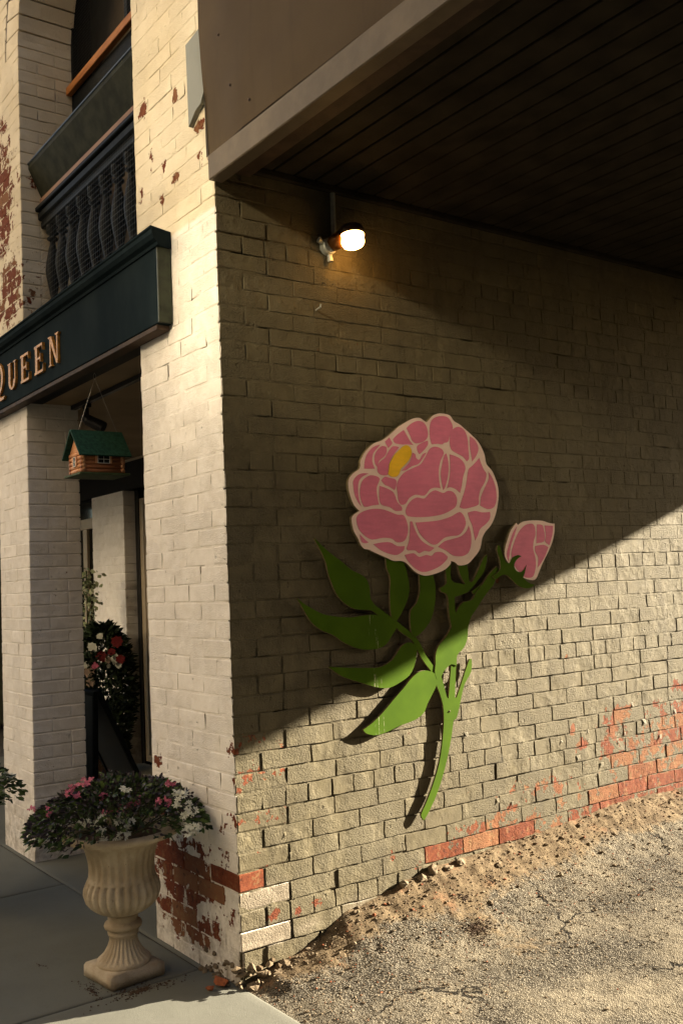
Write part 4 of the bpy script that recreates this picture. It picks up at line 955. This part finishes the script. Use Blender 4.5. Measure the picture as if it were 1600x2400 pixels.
MB().lathe([(.001, -.018), (.049, -.016), (.0505, .012), (.0500, .034), (.044, .047), (.030, .055), (.001, .058)], 28, T).build('glass_jar', M['lampglass'], lamp, True)
fix_parent(lamp)
# ------------------------------------------------------------------ painted flower cut-out on the wall
fw = empty('flower_cutout', (.02, 1.05, .35), 'large painted cut-out of a pink peony with bud and green leaves on the wall', 'wall art')
def plate(key, a, b, mat, name, k=3):
    poly = catmull(FL[key], k)
    ar = sum(p[0] * q[1] - q[0] * p[1] for p, q in zip(poly, poly[1:] + poly[:1]))
    if ar < 0: poly = poly[::-1]
    m_ = MB().prism(poly, a, b, lambda u, v, d: (d, u, v))
    o = m_.build(name, mat, fw); o.data.materials.append(M['ply'])
    nrm = [0, 1] + [1] * (len(m_.f) - 2)
    o.data.polygons.foreach_set('material_index', nrm); return o
for i in range(8): plate('L%d' % i, 0.016, 0.0265 + .0006 * i, M['green'], 'leaf')
plate('RACHIS', 0.016, 0.0261, M['green'], 'leaf_stalk'); plate('STALK', 0.016, 0.0259, M['green'], 'bud_stalk')
plate('STEMA', 0.016, 0.0257, M['green'], 'stem'); plate('STEMB', 0.016, 0.0254, M['green'], 'stem')
plate('BUD', 0.018, 0.0315, M['pinkwhite'], 'bud_board')
for i in range(5): plate('B%d' % i, 0.031, 0.0321, M['pink'], 'bud_petal')
plate('SEPAL', 0.026, 0.0345, M['green'], 'sepal')
plate('BOARD', 0.02, 0.035, M['pinkwhite'], 'blossom_board')
for i in range(29): plate('P%d' % i, 0.0345, 0.0356 + .00002 * i, M['pink'], 'petal')
plate('YELLOW', 0.0345, 0.0368, M['yellow'], 'stamen')
for (u, v) in [(1.145, .93), (.93, .85), (1.09, .77), (1.11, 1.35), (.85, 1.12), (.62, 1.42), (1.0, 1.6), (1.25, 2.0), (.8, 1.95), (1.64, 1.55)]:
    MB().tube([(-.01, u, v), (0.0165, u, v)], .006, 8).build('spacer', M['bronze'], fw)
MB().lathe([(.0045, 0), (.0045, .0015), (.0025, .003), (.0001, .0031)], 10, Matrix.Translation((0.0262, 1.105, .80)) @ Matrix.Rotation(math.pi / 2, 4, 'Y')).build('screw', M['bronze'], fw)
fix_parent(fw)

# ------------------------------------------------------------------ urn and its plants
def leaves_mesh(name, pts, dirs, size, parent, mat, tone, width=.42):
    V = []; F = []; T = []
    for p, d, s_, t in zip(pts, dirs, size, tone):
        d = Vector(d).normalized(); p = Vector(p)
        side = d.cross(Vector(RNG.normal(0, 1, 3))); side = side.normalized() if side.length > 1e-4 else d.orthogonal().normalized()
        nr = d.cross(side); w = s_ * width * .5; b = len(V)
        droop = nr * s_ * RNG.uniform(-.15, .15)
        V += [p, p + d * s_ * .35 + side * w + nr * w * .25, p + d * s_ * .35 - side * w + nr * w * .25, p + d * s_ * .72 + side * w * .75 + droop, p + d * s_ * .72 - side * w * .75 + droop, p + d * s_ + droop * 1.6, p + d * s_ * .4]
        F += [(b, b + 1, b + 6), (b, b + 6, b + 2), (b + 1, b + 3, b + 5, b + 6), (b + 6, b + 5, b + 4, b + 2)]
        T += [t] * 7
    return mesh(name, V, F, parent, mat, True, {'tone': T})
def fan_flower(p, d, r, mat, parent, name='blossom', n=5, spread=1.0, full=False):
    d = Vector(d).normalized(); a = d.orthogonal().normalized(); b = d.cross(a); V = []; F = []
    ph = RNG.uniform(0, 6.28)
    for i in range(n):
        t = ph + (i / n) * (2 * math.pi if full else 3.6)
        u = (a * math.cos(t) + b * math.sin(t)); s_ = d.cross(u); k = len(V)
        q = r * RNG.uniform(.85, 1.15); ww = .30 * q * spread
        V += [p, p + u * q * .55 + s_ * ww + d * q * .15, p + u * q + d * q * .05, p + u * q * .55 - s_ * ww + d * q * .15]
        F.append((k, k + 1, k + 2, k + 3))
    return mesh(name, V, F, parent, mat, True)
def make_urn(loc, rot, label):
    u = empty('stone_urn', loc, label, 'urn', 'stone planter urns by the entrance'); 
    R_ = Matrix.Rotation(rot, 4, 'Z'); T = Matrix.Translation(loc) @ R_
    bm = bmesh.new(); bmesh.ops.create_cube(bm, size=1)
    for v in bm.verts: v.co = Vector((v.co.x * .238, v.co.y * .238, .028 + v.co.z * .056))
    bmesh.ops.bevel(bm, geom=bm.edges[:], offset=.007, segments=2, affect='EDGES')
    bmesh.ops.subdivide_edges(bm, edges=[e for e in bm.edges if e.calc_length() > .05], cuts=5, use_grid_fill=True)
    for v in bm.verts: v.co += Vector(tuple(fbm(np.array([v.co[:]]) * 30 + 9 * i, i, 3)[0] * .0022 for i in range(3)))
    bm.transform(T); me = bpy.data.meshes.new('plinth'); bm.to_mesh(me); bm.free(); link('plinth', me, u, M['stone'], True)
    def flute(n, amp): return lambda t, z: 1 - amp * (abs(math.cos(n * t / 2)) ** 6)
    st = [(.104, .052), (.108, .060), (.106, .072), (.094, .082), (.078, .098), (.064, .122), (.056, .145), (.055, .162), (.060, .166), (.062, .178), (.057, .184), (.063, .188), (.073, .194), (.076, .203), (.072, .213), (.060, .219), (.057, .224), (.060, .232), (.061, .246), (.052, .250)]
    MB().lathe(st, 120, T, lambda t, z: (1 - .085 * (abs(math.cos(13 * t)) ** 5)) if .08 < z < .15 else 1).build('stem', M['stone'], u, True)
    bowl = [(.050, .245), (.070, .250), (.100, .262), (.128, .282), (.146, .305), (.154, .330), (.153, .352), (.146, .370), (.138, .385), (.132, .402), (.130, .425), (.132, .455), (.138, .485), (.147, .512), (.157, .534), (.172, .545), (.178, .548)]
    def md(t, z):
        if z < .385: return 1 - .105 * (abs(math.cos(13 * t)) ** 5) * min(1, (z - .245) / .03)
        if z < .53: return 1 - .050 * (abs(math.cos(13 * t)) ** 3) * min(1, (z - .385) / .02) * min(1, (.535 - z) / .03)
        return 1
    dense = []
    for (a_, b_) in zip(bowl, bowl[1:]):
        for k in range(3): dense.append((a_[0] + (b_[0] - a_[0]) * k / 3, a_[1] + (b_[1] - a_[1]) * k / 3))
    dense.append(bowl[-1])
    MB().lathe(dense, 156, T, md).build('bowl', M['stone'], u, True)
    rim = [(.176, .546), (.200, .549), (.222, .553), (.236, .560), (.242, .570), (.240, .580), (.228, .585), (.205, .582), (.180, .560), (.165, .53)]
    MB().lathe(rim, 96, T, lambda t, z: 1 + .012 * math.cos(40 * t) * (1 if z > .555 else 0)).build('rim', M['stone'], u, True)
    MB().lathe([(.168, .545), (.001, .552)], 32, T).build('soil', M['soil'], u, True)
    fix_parent(u); return u
make_urn((-.433, -.293, -.13), .10, 'fluted stone urn standing on the sidewalk before the corner pier')
make_urn((-1.80, -.66, -.13), .05, 'stone urn mostly outside the left edge of the picture')

def planting(cx, cy, zc, label, rad, n, purple, seed, blooms, ymax=None):
    rng = np.random.default_rng(seed)
    t = empty('flowering_plant', (cx, cy, zc), label, 'plant', 'bedding plants in the urns')
    def shell(k, hmin=-.25, rr=1.0):
        P_ = []; D_ = []
        while len(P_) < k:
            a = rng.uniform(0, 2 * math.pi); r = rad * math.sqrt(rng.uniform(0, 1)) * rr
            lump = 1 + .22 * vnoise(np.array([[math.cos(a) * 2.3 + seed, math.sin(a) * 2.3, r * 4]]), seed)[0]
            r *= lump; top = .135 * (1 - (r / rad) ** 2.4) * (1 + .35 * vnoise(np.array([[math.cos(a) * r * 14, math.sin(a) * r * 14, seed * 1.7]]), seed)[0])
            low = -.015 - .11 * max(0, (r / rad - .62))
            z = rng.uniform(low, max(top, low + .02))
            if rng.random() < .5: z = top * rng.uniform(.8, 1.08)
            x_, y_ = cx + r * math.cos(a), cy + r * math.sin(a)
            if ymax is not None and y_ > ymax - .012: continue
            if z < -.01 and r < .20: continue
            if ymax is not None and x_ - y_ * .31 > -.05: continue
            P_.append((x_, y_, zc + z)); D_.append((math.cos(a) * (.3 + r / rad) + rng.normal(0, .4), math.sin(a) * (.3 + r / rad) + rng.normal(0, .4), rng.normal(.45 - .7 * (r / rad) ** 2, .5)))
        return P_, D_
    P_, D_ = shell(int(n * (1 - purple)))
    if ymax is not None: D_ = [(d[0], min(d[1], .1) if p[1] > ymax - .06 else d[1], d[2]) for p, d in zip(P_, D_)]
    leaves_mesh('green_foliage', P_, D_, rng.uniform(.018, .042, len(P_)), t, M['leaf'], rng.uniform(0, 1, len(P_)) ** 1.6, .45)
    P2, D2 = shell(int(n * purple))
    P2 = [(p[0], p[1], p[2] + .015) for p in P2]
    if ymax is not None: D2 = [(d[0], min(d[1], .1) if p[1] > ymax - .06 else d[1], d[2]) for p, d in zip(P2, D2)]
    if purple > 0: leaves_mesh('purple_foliage', P2, D2, rng.uniform(.012, .028, len(P2)), t, M['purpleleaf'], rng.uniform(0, 1, len(P2)), .5)
    st = MB()
    for k in range(60):
        p = P_[k * 7 % len(P_)]; st.tube([(cx + (p[0] - cx) * .2, cy + (p[1] - cy) * .2, zc - .06), (cx + (p[0] - cx) * .6, cy + (p[1] - cy) * .6, (zc + p[2]) / 2 + .01), p], [.003, .0025, .0015], 5)
    st.build('stems', M['stem'], t)
    camd = Vector((.82, -.50, .28)).normalized()    # the blooms turn towards the open street corner
    for (mat, nm, lst) in blooms:
        for (x_, y_, z_, r_) in lst:
            # a cluster of three or four small fan-shaped florets
            p = Vector((x_, y_, z_)); V = []; F = []
            for q in range(4):
                pp = p + Vector(rng.normal(0, r_ * .55, 3)); d = (camd + Vector(rng.normal(0, .45, 3)) + Vector((0, 0, .3))).normalized()
                a = d.orthogonal().normalized(); b = d.cross(a); ph = rng.uniform(0, 6.28)
                for i in range(5):
                    tt = ph + i / 5 * 4.4; u_ = a * math.cos(tt) + b * math.sin(tt); s_ = d.cross(u_); k = len(V); qq = r_ * rng.uniform(.8, 1.15)
                    V += [pp, pp + u_ * qq * .6 + s_ * qq * .22 + d * qq * .2, pp + u_ * qq + d * qq * .1, pp + u_ * qq * .6 - s_ * qq * .22 + d * qq * .2]; F.append((k, k + 1, k + 2, k + 3))
            mesh(nm, V, F, t, mat, True)
    fix_parent(t); return t
# where the blooms sit on the mound
wl_ = [(*p, .0165) for p in [(-0.32, -0.484, 0.526), (-0.287, -0.44, 0.535), (-0.313, -0.473, 0.516), (-0.241, -0.376, 0.534), (-0.223, -0.35, 0.518), (-0.23, -0.357, 0.5), (-0.287, -0.436, 0.502), (-0.246, -0.376, 0.465), (-0.228, -0.351, 0.475), (-0.287, -0.43, 0.456), (-0.278, -0.417, 0.446), (-0.106, -0.197, 0.586), (-0.087, -0.175, 0.615), (-0.083, -0.164, 0.566), (-0.092, -0.175, 0.548), (-0.073, -0.149, 0.549), (-0.101, -0.196, 0.625), (-0.086, -0.159, 0.499), (-0.091, -0.163, 0.472), (-0.079, -0.148, 0.482), (-0.215, -0.355, 0.645), (-0.244, -0.38, 0.527)]]
kl_ = [(*p, .014) for p in [(-0.365, -0.51, 0.653), (-0.357, -0.496, 0.629), (-0.325, -0.459, 0.682), (-0.375, -0.523, 0.642), (-0.237, -0.327, 0.587), (-0.249, -0.342, 0.576), (-0.226, -0.312, 0.589), (-0.269, -0.368, 0.566), (-0.301, -0.417, 0.615), (-0.163, -0.225, 0.582), (-0.177, -0.244, 0.587), (-0.297, -0.406, 0.554), (-0.429, -0.586, 0.562), (-0.141, -0.203, 0.655), (-0.34, -0.478, 0.674), (-0.466, -0.639, 0.576)]]
planting(-.433, -.293, .492, 'purple and green foliage with white and pink blossoms filling the urn by the corner', .350, 4600, .55, 5, [(M['wflower'], 'white_blossom', wl_), (M['pflower'], 'pink_blossom', kl_)], ymax=-.004)
wl2 = [(-1.80 + .33 * math.cos(a) * r, -.66 + .33 * math.sin(a) * r, .50 + .12 * (1 - r)) for a, r in [(RNG.uniform(-1, 2.2), RNG.uniform(.5, 1.05)) for _ in range(26)]]
planting(-1.80, -.66, .47, 'bushy green plant with white flowers at the left picture edge', .36, 1500, 0.0, 9, [(M['wflower'], 'white_blossom', [(*p, .016) for p in wl2])])

# ------------------------------------------------------------------ birdhouse under the sign
bh = empty('birdhouse', (-1.43, .05, 2.0), 'small log cabin birdhouse with green roof hanging from the sign', 'birdhouse')
bx, by = -1.43, .05; Lh = .105; Wh = .078; z0 = 2.018
MB().box(bx - Wh - .035, bx + Wh + .035, by - Lh - .03, by + Lh + .03, z0 - .012, z0 - .0005, .002).build('base', M['basegreen'], bh)
for i in range(5):
    zc = z0 + .011 + i * .0215
    for sx in (-1, 1):
        MB().tube([(bx + sx * Wh, by - Lh - .012, zc), (bx + sx * Wh, by + Lh + .012, zc)], .0118, 8).build('log', M['logs'], bh, True)
    for sy in (-1, 1):
        MB().tube([(bx - Wh - .012, by + sy * Lh, zc + .004), (bx + Wh + .012, by + sy * Lh, zc + .004)], .0116, 8).build('log', M['logend'], bh, True)
zt = z0 + .112; zr = z0 + .225
for sy in (-1, 1):
    MB().prism([(bx - Wh - .008, zt), (bx + Wh + .008, zt), (bx, zr - .018)], by + sy * (Lh - .004), by + sy * (Lh + .006), lambda u, v, d: (u, d, v)).build('gable', M['logend'], bh)
for sx in (-1, 1):
    e = (bx + sx * (Wh + .042), zt - .030); d_ = Vector((e[0] - bx, 0, e[1] - zr)); nr = Vector((-d_.z * sx, 0, d_.x * sx)).normalized() * .008
    nr = nr if nr.z > 0 else -nr
    V = [(bx + (-.0002 if sx < 0 else .0002), y_, zr) for y_ in (by - Lh - .035, by + Lh + .035)] + [(e[0], y_, e[1]) for y_ in (by - Lh - .035, by + Lh + .035)]
    V += [tuple(Vector(v) + nr) for v in V]
    MB().add(V, [(0, 1, 3, 2), (4, 6, 7, 5), (0, 4, 5, 1), (2, 3, 7, 6), (0, 2, 6, 4), (1, 5, 7, 3)]).build('roof_panel', M['roofgreen'], bh)
def bwin(fn, w, h):
    o = MB().prism([(-w, -h), (w, -h), (w, h), (-w, h)], 0, .003, fn).build('window', M['dark'], bh)
    fr = MB(); t = .0022
    for r_ in (rect(-w - t, -w, -h - t, h + t), rect(w, w + t, -h - t, h + t), rect(-w, w, h, h + t), rect(-w, w, -h - t, -h), rect(-t / 2, t / 2, -h, h), rect(-w, -t / 2, -t / 2, t / 2), rect(t / 2, w, -t / 2, t / 2)): fr.prism(r_, .0005, .0045, fn)
    fr.build('muntin', M['whiteline'], o)
    sh = MB()
    for s_ in (-1, 1): sh.prism(rect(s_ * (w + t + .006) - .005, s_ * (w + t + .006) + .005, -h - t, h + t), 0, .004, fn)
    sh.build('shutter', M['logend'], o)
bwin(lambda u, v, d: (bx + Wh + .0125 + d, by + u, z0 + .070 + v), .030, .019)
bwin(lambda u, v, d: (bx + u, by - Lh - .0125 - d, z0 + .062 + v), .014, .022)
w_ = MB(); hk = (-1.43, .05, 2.548)
for (yy) in (by - .095, by + .115): w_.tube([(hk[0], hk[1], hk[2] - .022), (bx, yy, zr + .004)], .0009, 5)
w_.build('hanging_wire', M['wire'], bh)
MB().tube([(hk[0], hk[1], 2.556)] + [(hk[0], hk[1] + .007 * math.sin(t), hk[2] - .012 + .016 * math.cos(t)) for t in np.linspace(0, 6.28, 14)], .0013, 6).build('hook', M['wire'], bh)
fix_parent(bh)

# ------------------------------------------------------------------ things inside the porch
af = empty('sandwich_board', (-2.70, .55, -.13), 'black folding sandwich board standing behind the white pier', 'sandwich board')
def leg_board(y0, y1, nm):
    d = Vector((0, y1 - y0, -.93)); L = d.length; ang = math.atan2(y1 - y0, .93)
    Mx = Matrix.Translation((-2.72, (y0 + y1) / 2, .335)) @ Matrix.Rotation(ang, 4, 'X')
    b = MB().xbox((.50, .012, L), Mx, .002).build(nm, M['black'], af)
    fr = MB()
    for sx in (-1, 1): fr.xbox((.026, .030, L), Mx @ Matrix.Translation((sx * .262, 0, 0)), .003)
    fr.xbox((.50, .028, .03), Mx @ Matrix.Translation((0, 0, L / 2 - .015)), .003)
    fr.build('frame', M['darkwood'], b)
leg_board(.44, .86, 'rear_panel'); leg_board(.42, .10 + .30, 'front_panel')
fix_parent(af)
fp = empty('flower_stand', (-4.45, 1.32, -.13), 'dark leafy floral display with white and red blooms inside the entrance', 'flowers')
rng = np.random.default_rng(11)
P_ = []; D_ = []
while len(P_) < 5200:
    a = rng.uniform(0, 6.28); h = rng.uniform(0, 1.12); r = np.interp(h, [0, .2, .6, .85, 1.0, 1.12], [.16, .22, .30, .27, .20, .05]) * math.sqrt(rng.random())
    P_.append((-4.42 + r * math.cos(a), 1.28 + r * math.sin(a) * .8, .02 + h)); D_.append((math.cos(a), math.sin(a), rng.normal(.2, .6)))
leaves_mesh('dark_foliage', P_, D_, rng.uniform(.04, .09, len(P_)), fp, M['darkleaf'], rng.uniform(0, 1, len(P_)), .35)
P_ = []; D_ = []
for k in range(240):
    h = rng.uniform(.95, 1.62); P_.append((-4.60 + rng.normal(0, .05), 1.22 + rng.normal(0, .05), h)); D_.append(rng.normal(0, 1, 3))
leaves_mesh('pale_spray', P_, D_, rng.uniform(.03, .06, len(P_)), fp, M['paleleaf'], rng.uniform(0, 1, len(P_)), .6)['kind'] = 'stuff'
MB().lathe([(.11, 0), (.14, .02), (.15, .22), (.145, .24)], 20, Matrix.Translation((-4.42, 1.28, -.133)), cap=True).build('pot', M['bronze'], fp, True)
MB().tube([(-4.60, 1.22, .5), (-4.60, 1.22, 1.6)], .006, 6).build('stake', M['stem'], fp)
for (X_, Y_, Z_, r_, mt, nm) in [(-4.232, 1.11, 0.973, 0.045, 'wflower', 'white_bloom'), (-4.264, 1.09, 0.777, 0.05, 'peach', 'peach_bloom'), (-4.263, 1.103, 0.686, 0.042, 'peach', 'peach_bloom'), (-4.131, 1.261, 0.869, 0.045, 'wflower', 'white_bloom'), (-4.121, 1.281, 0.82, 0.028, 'wflower', 'white_bloom'), (-4.165, 1.215, 0.86, 0.03, 'peach', 'peach_bloom'), (-4.167, 1.218, 0.815, 0.02, 'wflower', 'white_bloom'), (-4.195, 1.169, 0.898, 0.045, 'rflower', 'red_bloom'), (-4.112, 1.27, 1.006, 0.05, 'rflower', 'red_bloom'), (-4.106, 1.295, 0.867, 0.04, 'rflower', 'red_bloom'), (-4.232, 1.128, 0.822, 0.03, 'pflower', 'pink_bloom'), (-4.143, 1.237, 0.93, 0.035, 'rflower', 'red_bloom'), (-4.275, 1.067, 0.832, 0.03, 'wflower', 'white_bloom'), (-4.189, 1.158, 1.06, 0.03, 'wflower', 'white_bloom'), (-4.19, 1.179, 0.874, 0.03, 'rflower', 'red_bloom')]:
    p = Vector((X_, Y_, Z_)); fan_flower(p, Vector((.90, -.42, .10)), r_, M[mt], fp, nm, 8, 1.5, True)
fix_parent(fp)
# ------------------------------------------------------------------ rubble, stones and soil at the foot of the wall
def rock(p, s, seed):
    v = np.array([(0, 0, 1), (.894, 0, .447), (.276, .851, .447), (-.724, .526, .447), (-.724, -.526, .447), (.276, -.851, .447), (.724, .526, -.447), (-.276, .851, -.447), (-.894, 0, -.447), (-.276, -.851, -.447), (.724, -.526, -.447), (0, 0, -1)], float)
    f = [(0, 1, 2), (0, 2, 3), (0, 3, 4), (0, 4, 5), (0, 5, 1), (1, 6, 2), (2, 7, 3), (3, 8, 4), (4, 9, 5), (5, 10, 1), (6, 7, 2), (7, 8, 3), (8, 9, 4), (9, 10, 5), (10, 6, 1), (11, 7, 6), (11, 8, 7), (11, 9, 8), (11, 10, 9), (11, 6, 10)]
    r = np.random.default_rng(seed)
    v = v * r.uniform(.62, 1.2, (12, 1)) * np.array([r.uniform(.7, 1.3), r.uniform(.7, 1.3), r.uniform(.45, .8)]) * s
    a = r.uniform(0, 6.28); c_, s_ = math.cos(a), math.sin(a)
    v = v @ np.array([[c_, s_, 0], [-s_, c_, 0], [0, 0, 1]])
    return v + np.array(p), f
def scatter(name, gen, n, mat, label=None):
    V = []; F = []; T = []; k = 0
    G = np.array([gen() for _ in range(n)]); Z = drive_z(G[:, 0], G[:, 1])
    for i in range(n):
        x, y, s = G[i]; z = Z[i] + s * .18
        v, f = rock((x, y, z), s, 1000 + i + len(name) * 777); V.append(v); F += [tuple(a + k for a in q) for q in f]; k += 12; T += [RNG.random()] * 12
    o = mesh(name, np.vstack(V), F, None, mat, False, {'tone': T}); tag(o, label, 'gravel' if label else None, kind='stuff'); return o
def ground_here(x, y):
    if y < .02: return -.13
    return drive_z(np.array([x]), np.array([y]))[0]
def g_wall():
    y = RNG.uniform(.02, 3.4); x = abs(RNG.normal(0, .10)) + .004
    return x, y, float(np.clip(RNG.lognormal(-5.9, .55), .0015, .012))
scatter('gravel', g_wall, 1500, M['rubble'], 'loose gravel and mortar crumbs along the foot of the brick wall')
def g_wide():
    y = RNG.uniform(.02, 3.3); x = abs(RNG.normal(0, .5)) + .02
    return x, y, float(np.clip(RNG.lognormal(-6.0, .45), .0012, .008))
scatter('gravel', g_wide, 8000, M['rubble'], 'fine grit scattered over the driveway')
# lumps of broken mortar where the footing shows
for i, (y, x, s) in enumerate([(.80, .018, .034), (.90, .022, .026), (.97, .015, .036), (1.05, .024, .024), (1.13, .018, .03), (.10, .012, .035), (.18, .016, .030), (.04, .02, .028)]):
    v, f = rock((x, y, float(ground_here(x, y)) + s * .12), s, 50 + i)
    o = mesh('mortar_lump', v, f, None, M['rubble'], False, {'tone': [.35 + .5 * RNG.random()] * 12})
    md = o.modifiers.new('s', 'SUBSURF'); md.levels = 2; md.render_levels = 2; md.subdivision_type = 'SIMPLE'
    tx = bpy.data.textures.new('t', 'CLOUDS'); tx.noise_scale = .012; d_ = o.modifiers.new('d', 'DISPLACE'); d_.texture = tx; d_.strength = .006; d_.texture_coords = 'GLOBAL'
    tag(o, ('crumbled mortar lump wedged under the lowest bricks beside the pier corner' if y < .5 else 'crumbled mortar lump in the hollow under the lowest bricks below the flower stem'), 'rubble', 'mortar lumps at the pier corner' if y < .5 else 'mortar lumps below the flower stem')
for (x, y, s, lab) in [(-.075, -.055, .030, 'orange broken brick piece on the sidewalk at the pier corner'), (-.052, -.11, .017, 'smaller brick chip beside the broken brick piece')]:
    v, f = rock((x, y, -.125 + s * .5), s, 991 + int(s * 1000)); o = mesh('brick_fragment', v, f, None, M['shard'], False); tag(o, lab, 'brick fragment')
# footing under the corner
V = []; F = []; k = 0; T = []
for i in range(120):
    t = RNG.random(); 
    if t < .45: x, y = -RNG.uniform(0, .30), RNG.uniform(-.035, .03)
    else: x, y = RNG.uniform(-.03, .05), RNG.uniform(-.02, .35)
    s = float(np.clip(RNG.lognormal(-4.4, .45), .005, .026)); v, f = rock((x, y, -.13 + s * .3 + RNG.uniform(0, .07) * (abs(x) < .03 or y > 0)), s, 3000 + i)
    V.append(v); F += [tuple(a + k for a in q) for q in f]; k += 12; T += [RNG.random() * .6] * 12
tag(mesh('footing_rubble', np.vstack(V), F, None, M['rubble'], False, {'tone': T}), 'crumbling earth and mortar under the pier corner', 'rubble', kind='stuff')
# spilled potting soil round the urn, dead leaves on the driveway
def soil_patch(cx, cy, rx, ry, n, name, label, smin, smax, mat):
    V = []; F = []; k = 0
    A_ = RNG.uniform(0, 6.28, n); R_ = np.abs(RNG.normal(0, .55, n)) * (1 + .5 * np.sin(A_ * 3 + cx * 9)); GX = cx + rx * R_ * np.cos(A_); GY = cy + ry * R_ * np.sin(A_)
    GZ = np.where(GY < .02, -.13, drive_z(GX, GY))
    for i in range(n):
        x, y = GX[i], GY[i]
        s = RNG.uniform(smin, smax); v, f = rock((x, y, GZ[i] + s * .2), s, 7000 + i + int(cx * 100)); V.append(v); F += [tuple(q + k for q in g_) for g_ in f]; k += 12
    tag(mesh(name, np.vstack(V), F, None, mat, False), label, 'soil', kind='stuff')
soil_patch(-.25, -.30, .05, .15, 420, 'spilled_soil', 'dark potting soil spilled beside the urn plinth', .0012, .005, M['soil'])
soil_patch(-.38, -.45, .12, .03, 160, 'spilled_soil', 'thin line of soil in front of the urn plinth', .0010, .004, M['soil'])
soil_patch(.32, .93, .075, .085, 620, 'leaf_litter', 'dark clump of plant litter on the driveway', .0012, .005, M['soil'])
soil_patch(.16, 1.02, .05, .06, 130, 'leaf_litter', 'small dark litter clump near the wall foot', .0012, .0045, M['soil'])
soil_patch(.12, 1.22, .05, .07, 110, 'leaf_litter', 'far dark litter clump near the wall foot', .0012, .0045, M['soil'])
soil_patch(-.78, -.52, .045, .018, 40, 'leaf_litter', 'dark smudge of litter on the shaded sidewalk', .001, .004, M['soil'])

# ------------------------------------------------------------------ building across the street: sunlit, it lights the shop front
YB = -11.0
sb = empty('street_building', (2.0, YB, -.27), 'sunlit building with glass windows across the street', 'building')
MB().box(-16, 1.2, YB - .3, YB, -.27, 22.0).build('wall', simple('sunlit_wall', (0.24, 0.215, 0.18), .85, .1, 2, .0006, 30), sb)
MB().box(-16, 1.2, YB - .1, YB + .25, 22.0, 22.3, .02).build('cornice', M['trim'], sb)
gm = NT('street_window_glass'); gmat = gm.done((0.165, 0.160, 0.142), 0.12, None, Metallic=1.0)
gup = NT('upper_window_glass').done((0.105, 0.102, 0.092), 0.12, None, Metallic=1.0)
gdim = NT('dim_window_glass').done((0.035, 0.033, 0.029), 0.13, None, Metallic=1.0)
# windows where the low sun glances off towards the corner
for (x, z) in [(-.93, 5.35), (-.93, 7.6), (-5.3, 6.85), (-5.3, 4.2)]:
    MB().box(x - .55, x + .55, YB + .002, YB + .03, z - .65, z + .65).build('window', gdim, sb)
fix_parent(sb)
sb2 = empty('street_building', (9.0, YB, -.27), 'unseen dark building across the street, added to cut fill on the passage wall', 'building')  # added dark facade: keeps street bounce off the passage wall
MB().box(1.21, 26, YB - .3, YB - .004, -.27, 22.0).build('wall', M['unseen_dark'], sb2)
for (x, z, w, h) in [(3.41, 6.40, .95, .95), (2.99, 7.45, .8, .95), (8.2, 6.85, 1.1, 1.6), (12.0, 6.85, 1.1, 1.6)]:
    MB().box(x - w / 2, x + w / 2, YB + .002, YB + .03, z - h / 2, z + h / 2).build('window', gmat if z < 7 else gup, sb2)  # windows of the added dark facade
fix_parent(sb2)
nbd = MB().box(XW + .31, 20, .0, YL, -.3, 9.0).build('neighbour_shade_block', M['unseen_dark']); tag(nbd, 'unseen tall dark block right of the passage, added to shade the street', 'building')  # added out of view to shade the right half of the street
eb = MB().box(17, 17.4, YB, .0, -.3, 9.0).build('street_end_sky_block', M['unseen_dark']); tag(eb, 'unseen dark block added at the right end of the street to cut sky light', 'building')  # added out of view to block low sky along the street
rr = MB().box(-2, 16, 12.0, 12.3, -.3, 2.9).build('rear_glow_block', M['unseen_dark']); tag(rr, 'unseen dark wall added behind the passage to block horizon glow', 'wall')  # added light blocker, low enough to let the sun pass over
mb2 = MB().box(-12, -.36, .6, .9, 2.6, 6.2).box(-12, -.36, .6, YL, 8.8, 8.9).box(-.36, -.34, .6, YL, 3.2, 8.8).box(-12, -.36, .6, .9, 6.2, 8.8).build('main_building', M['trim']); tag(mb2, 'upper storey of the corner building behind the arch', 'building')
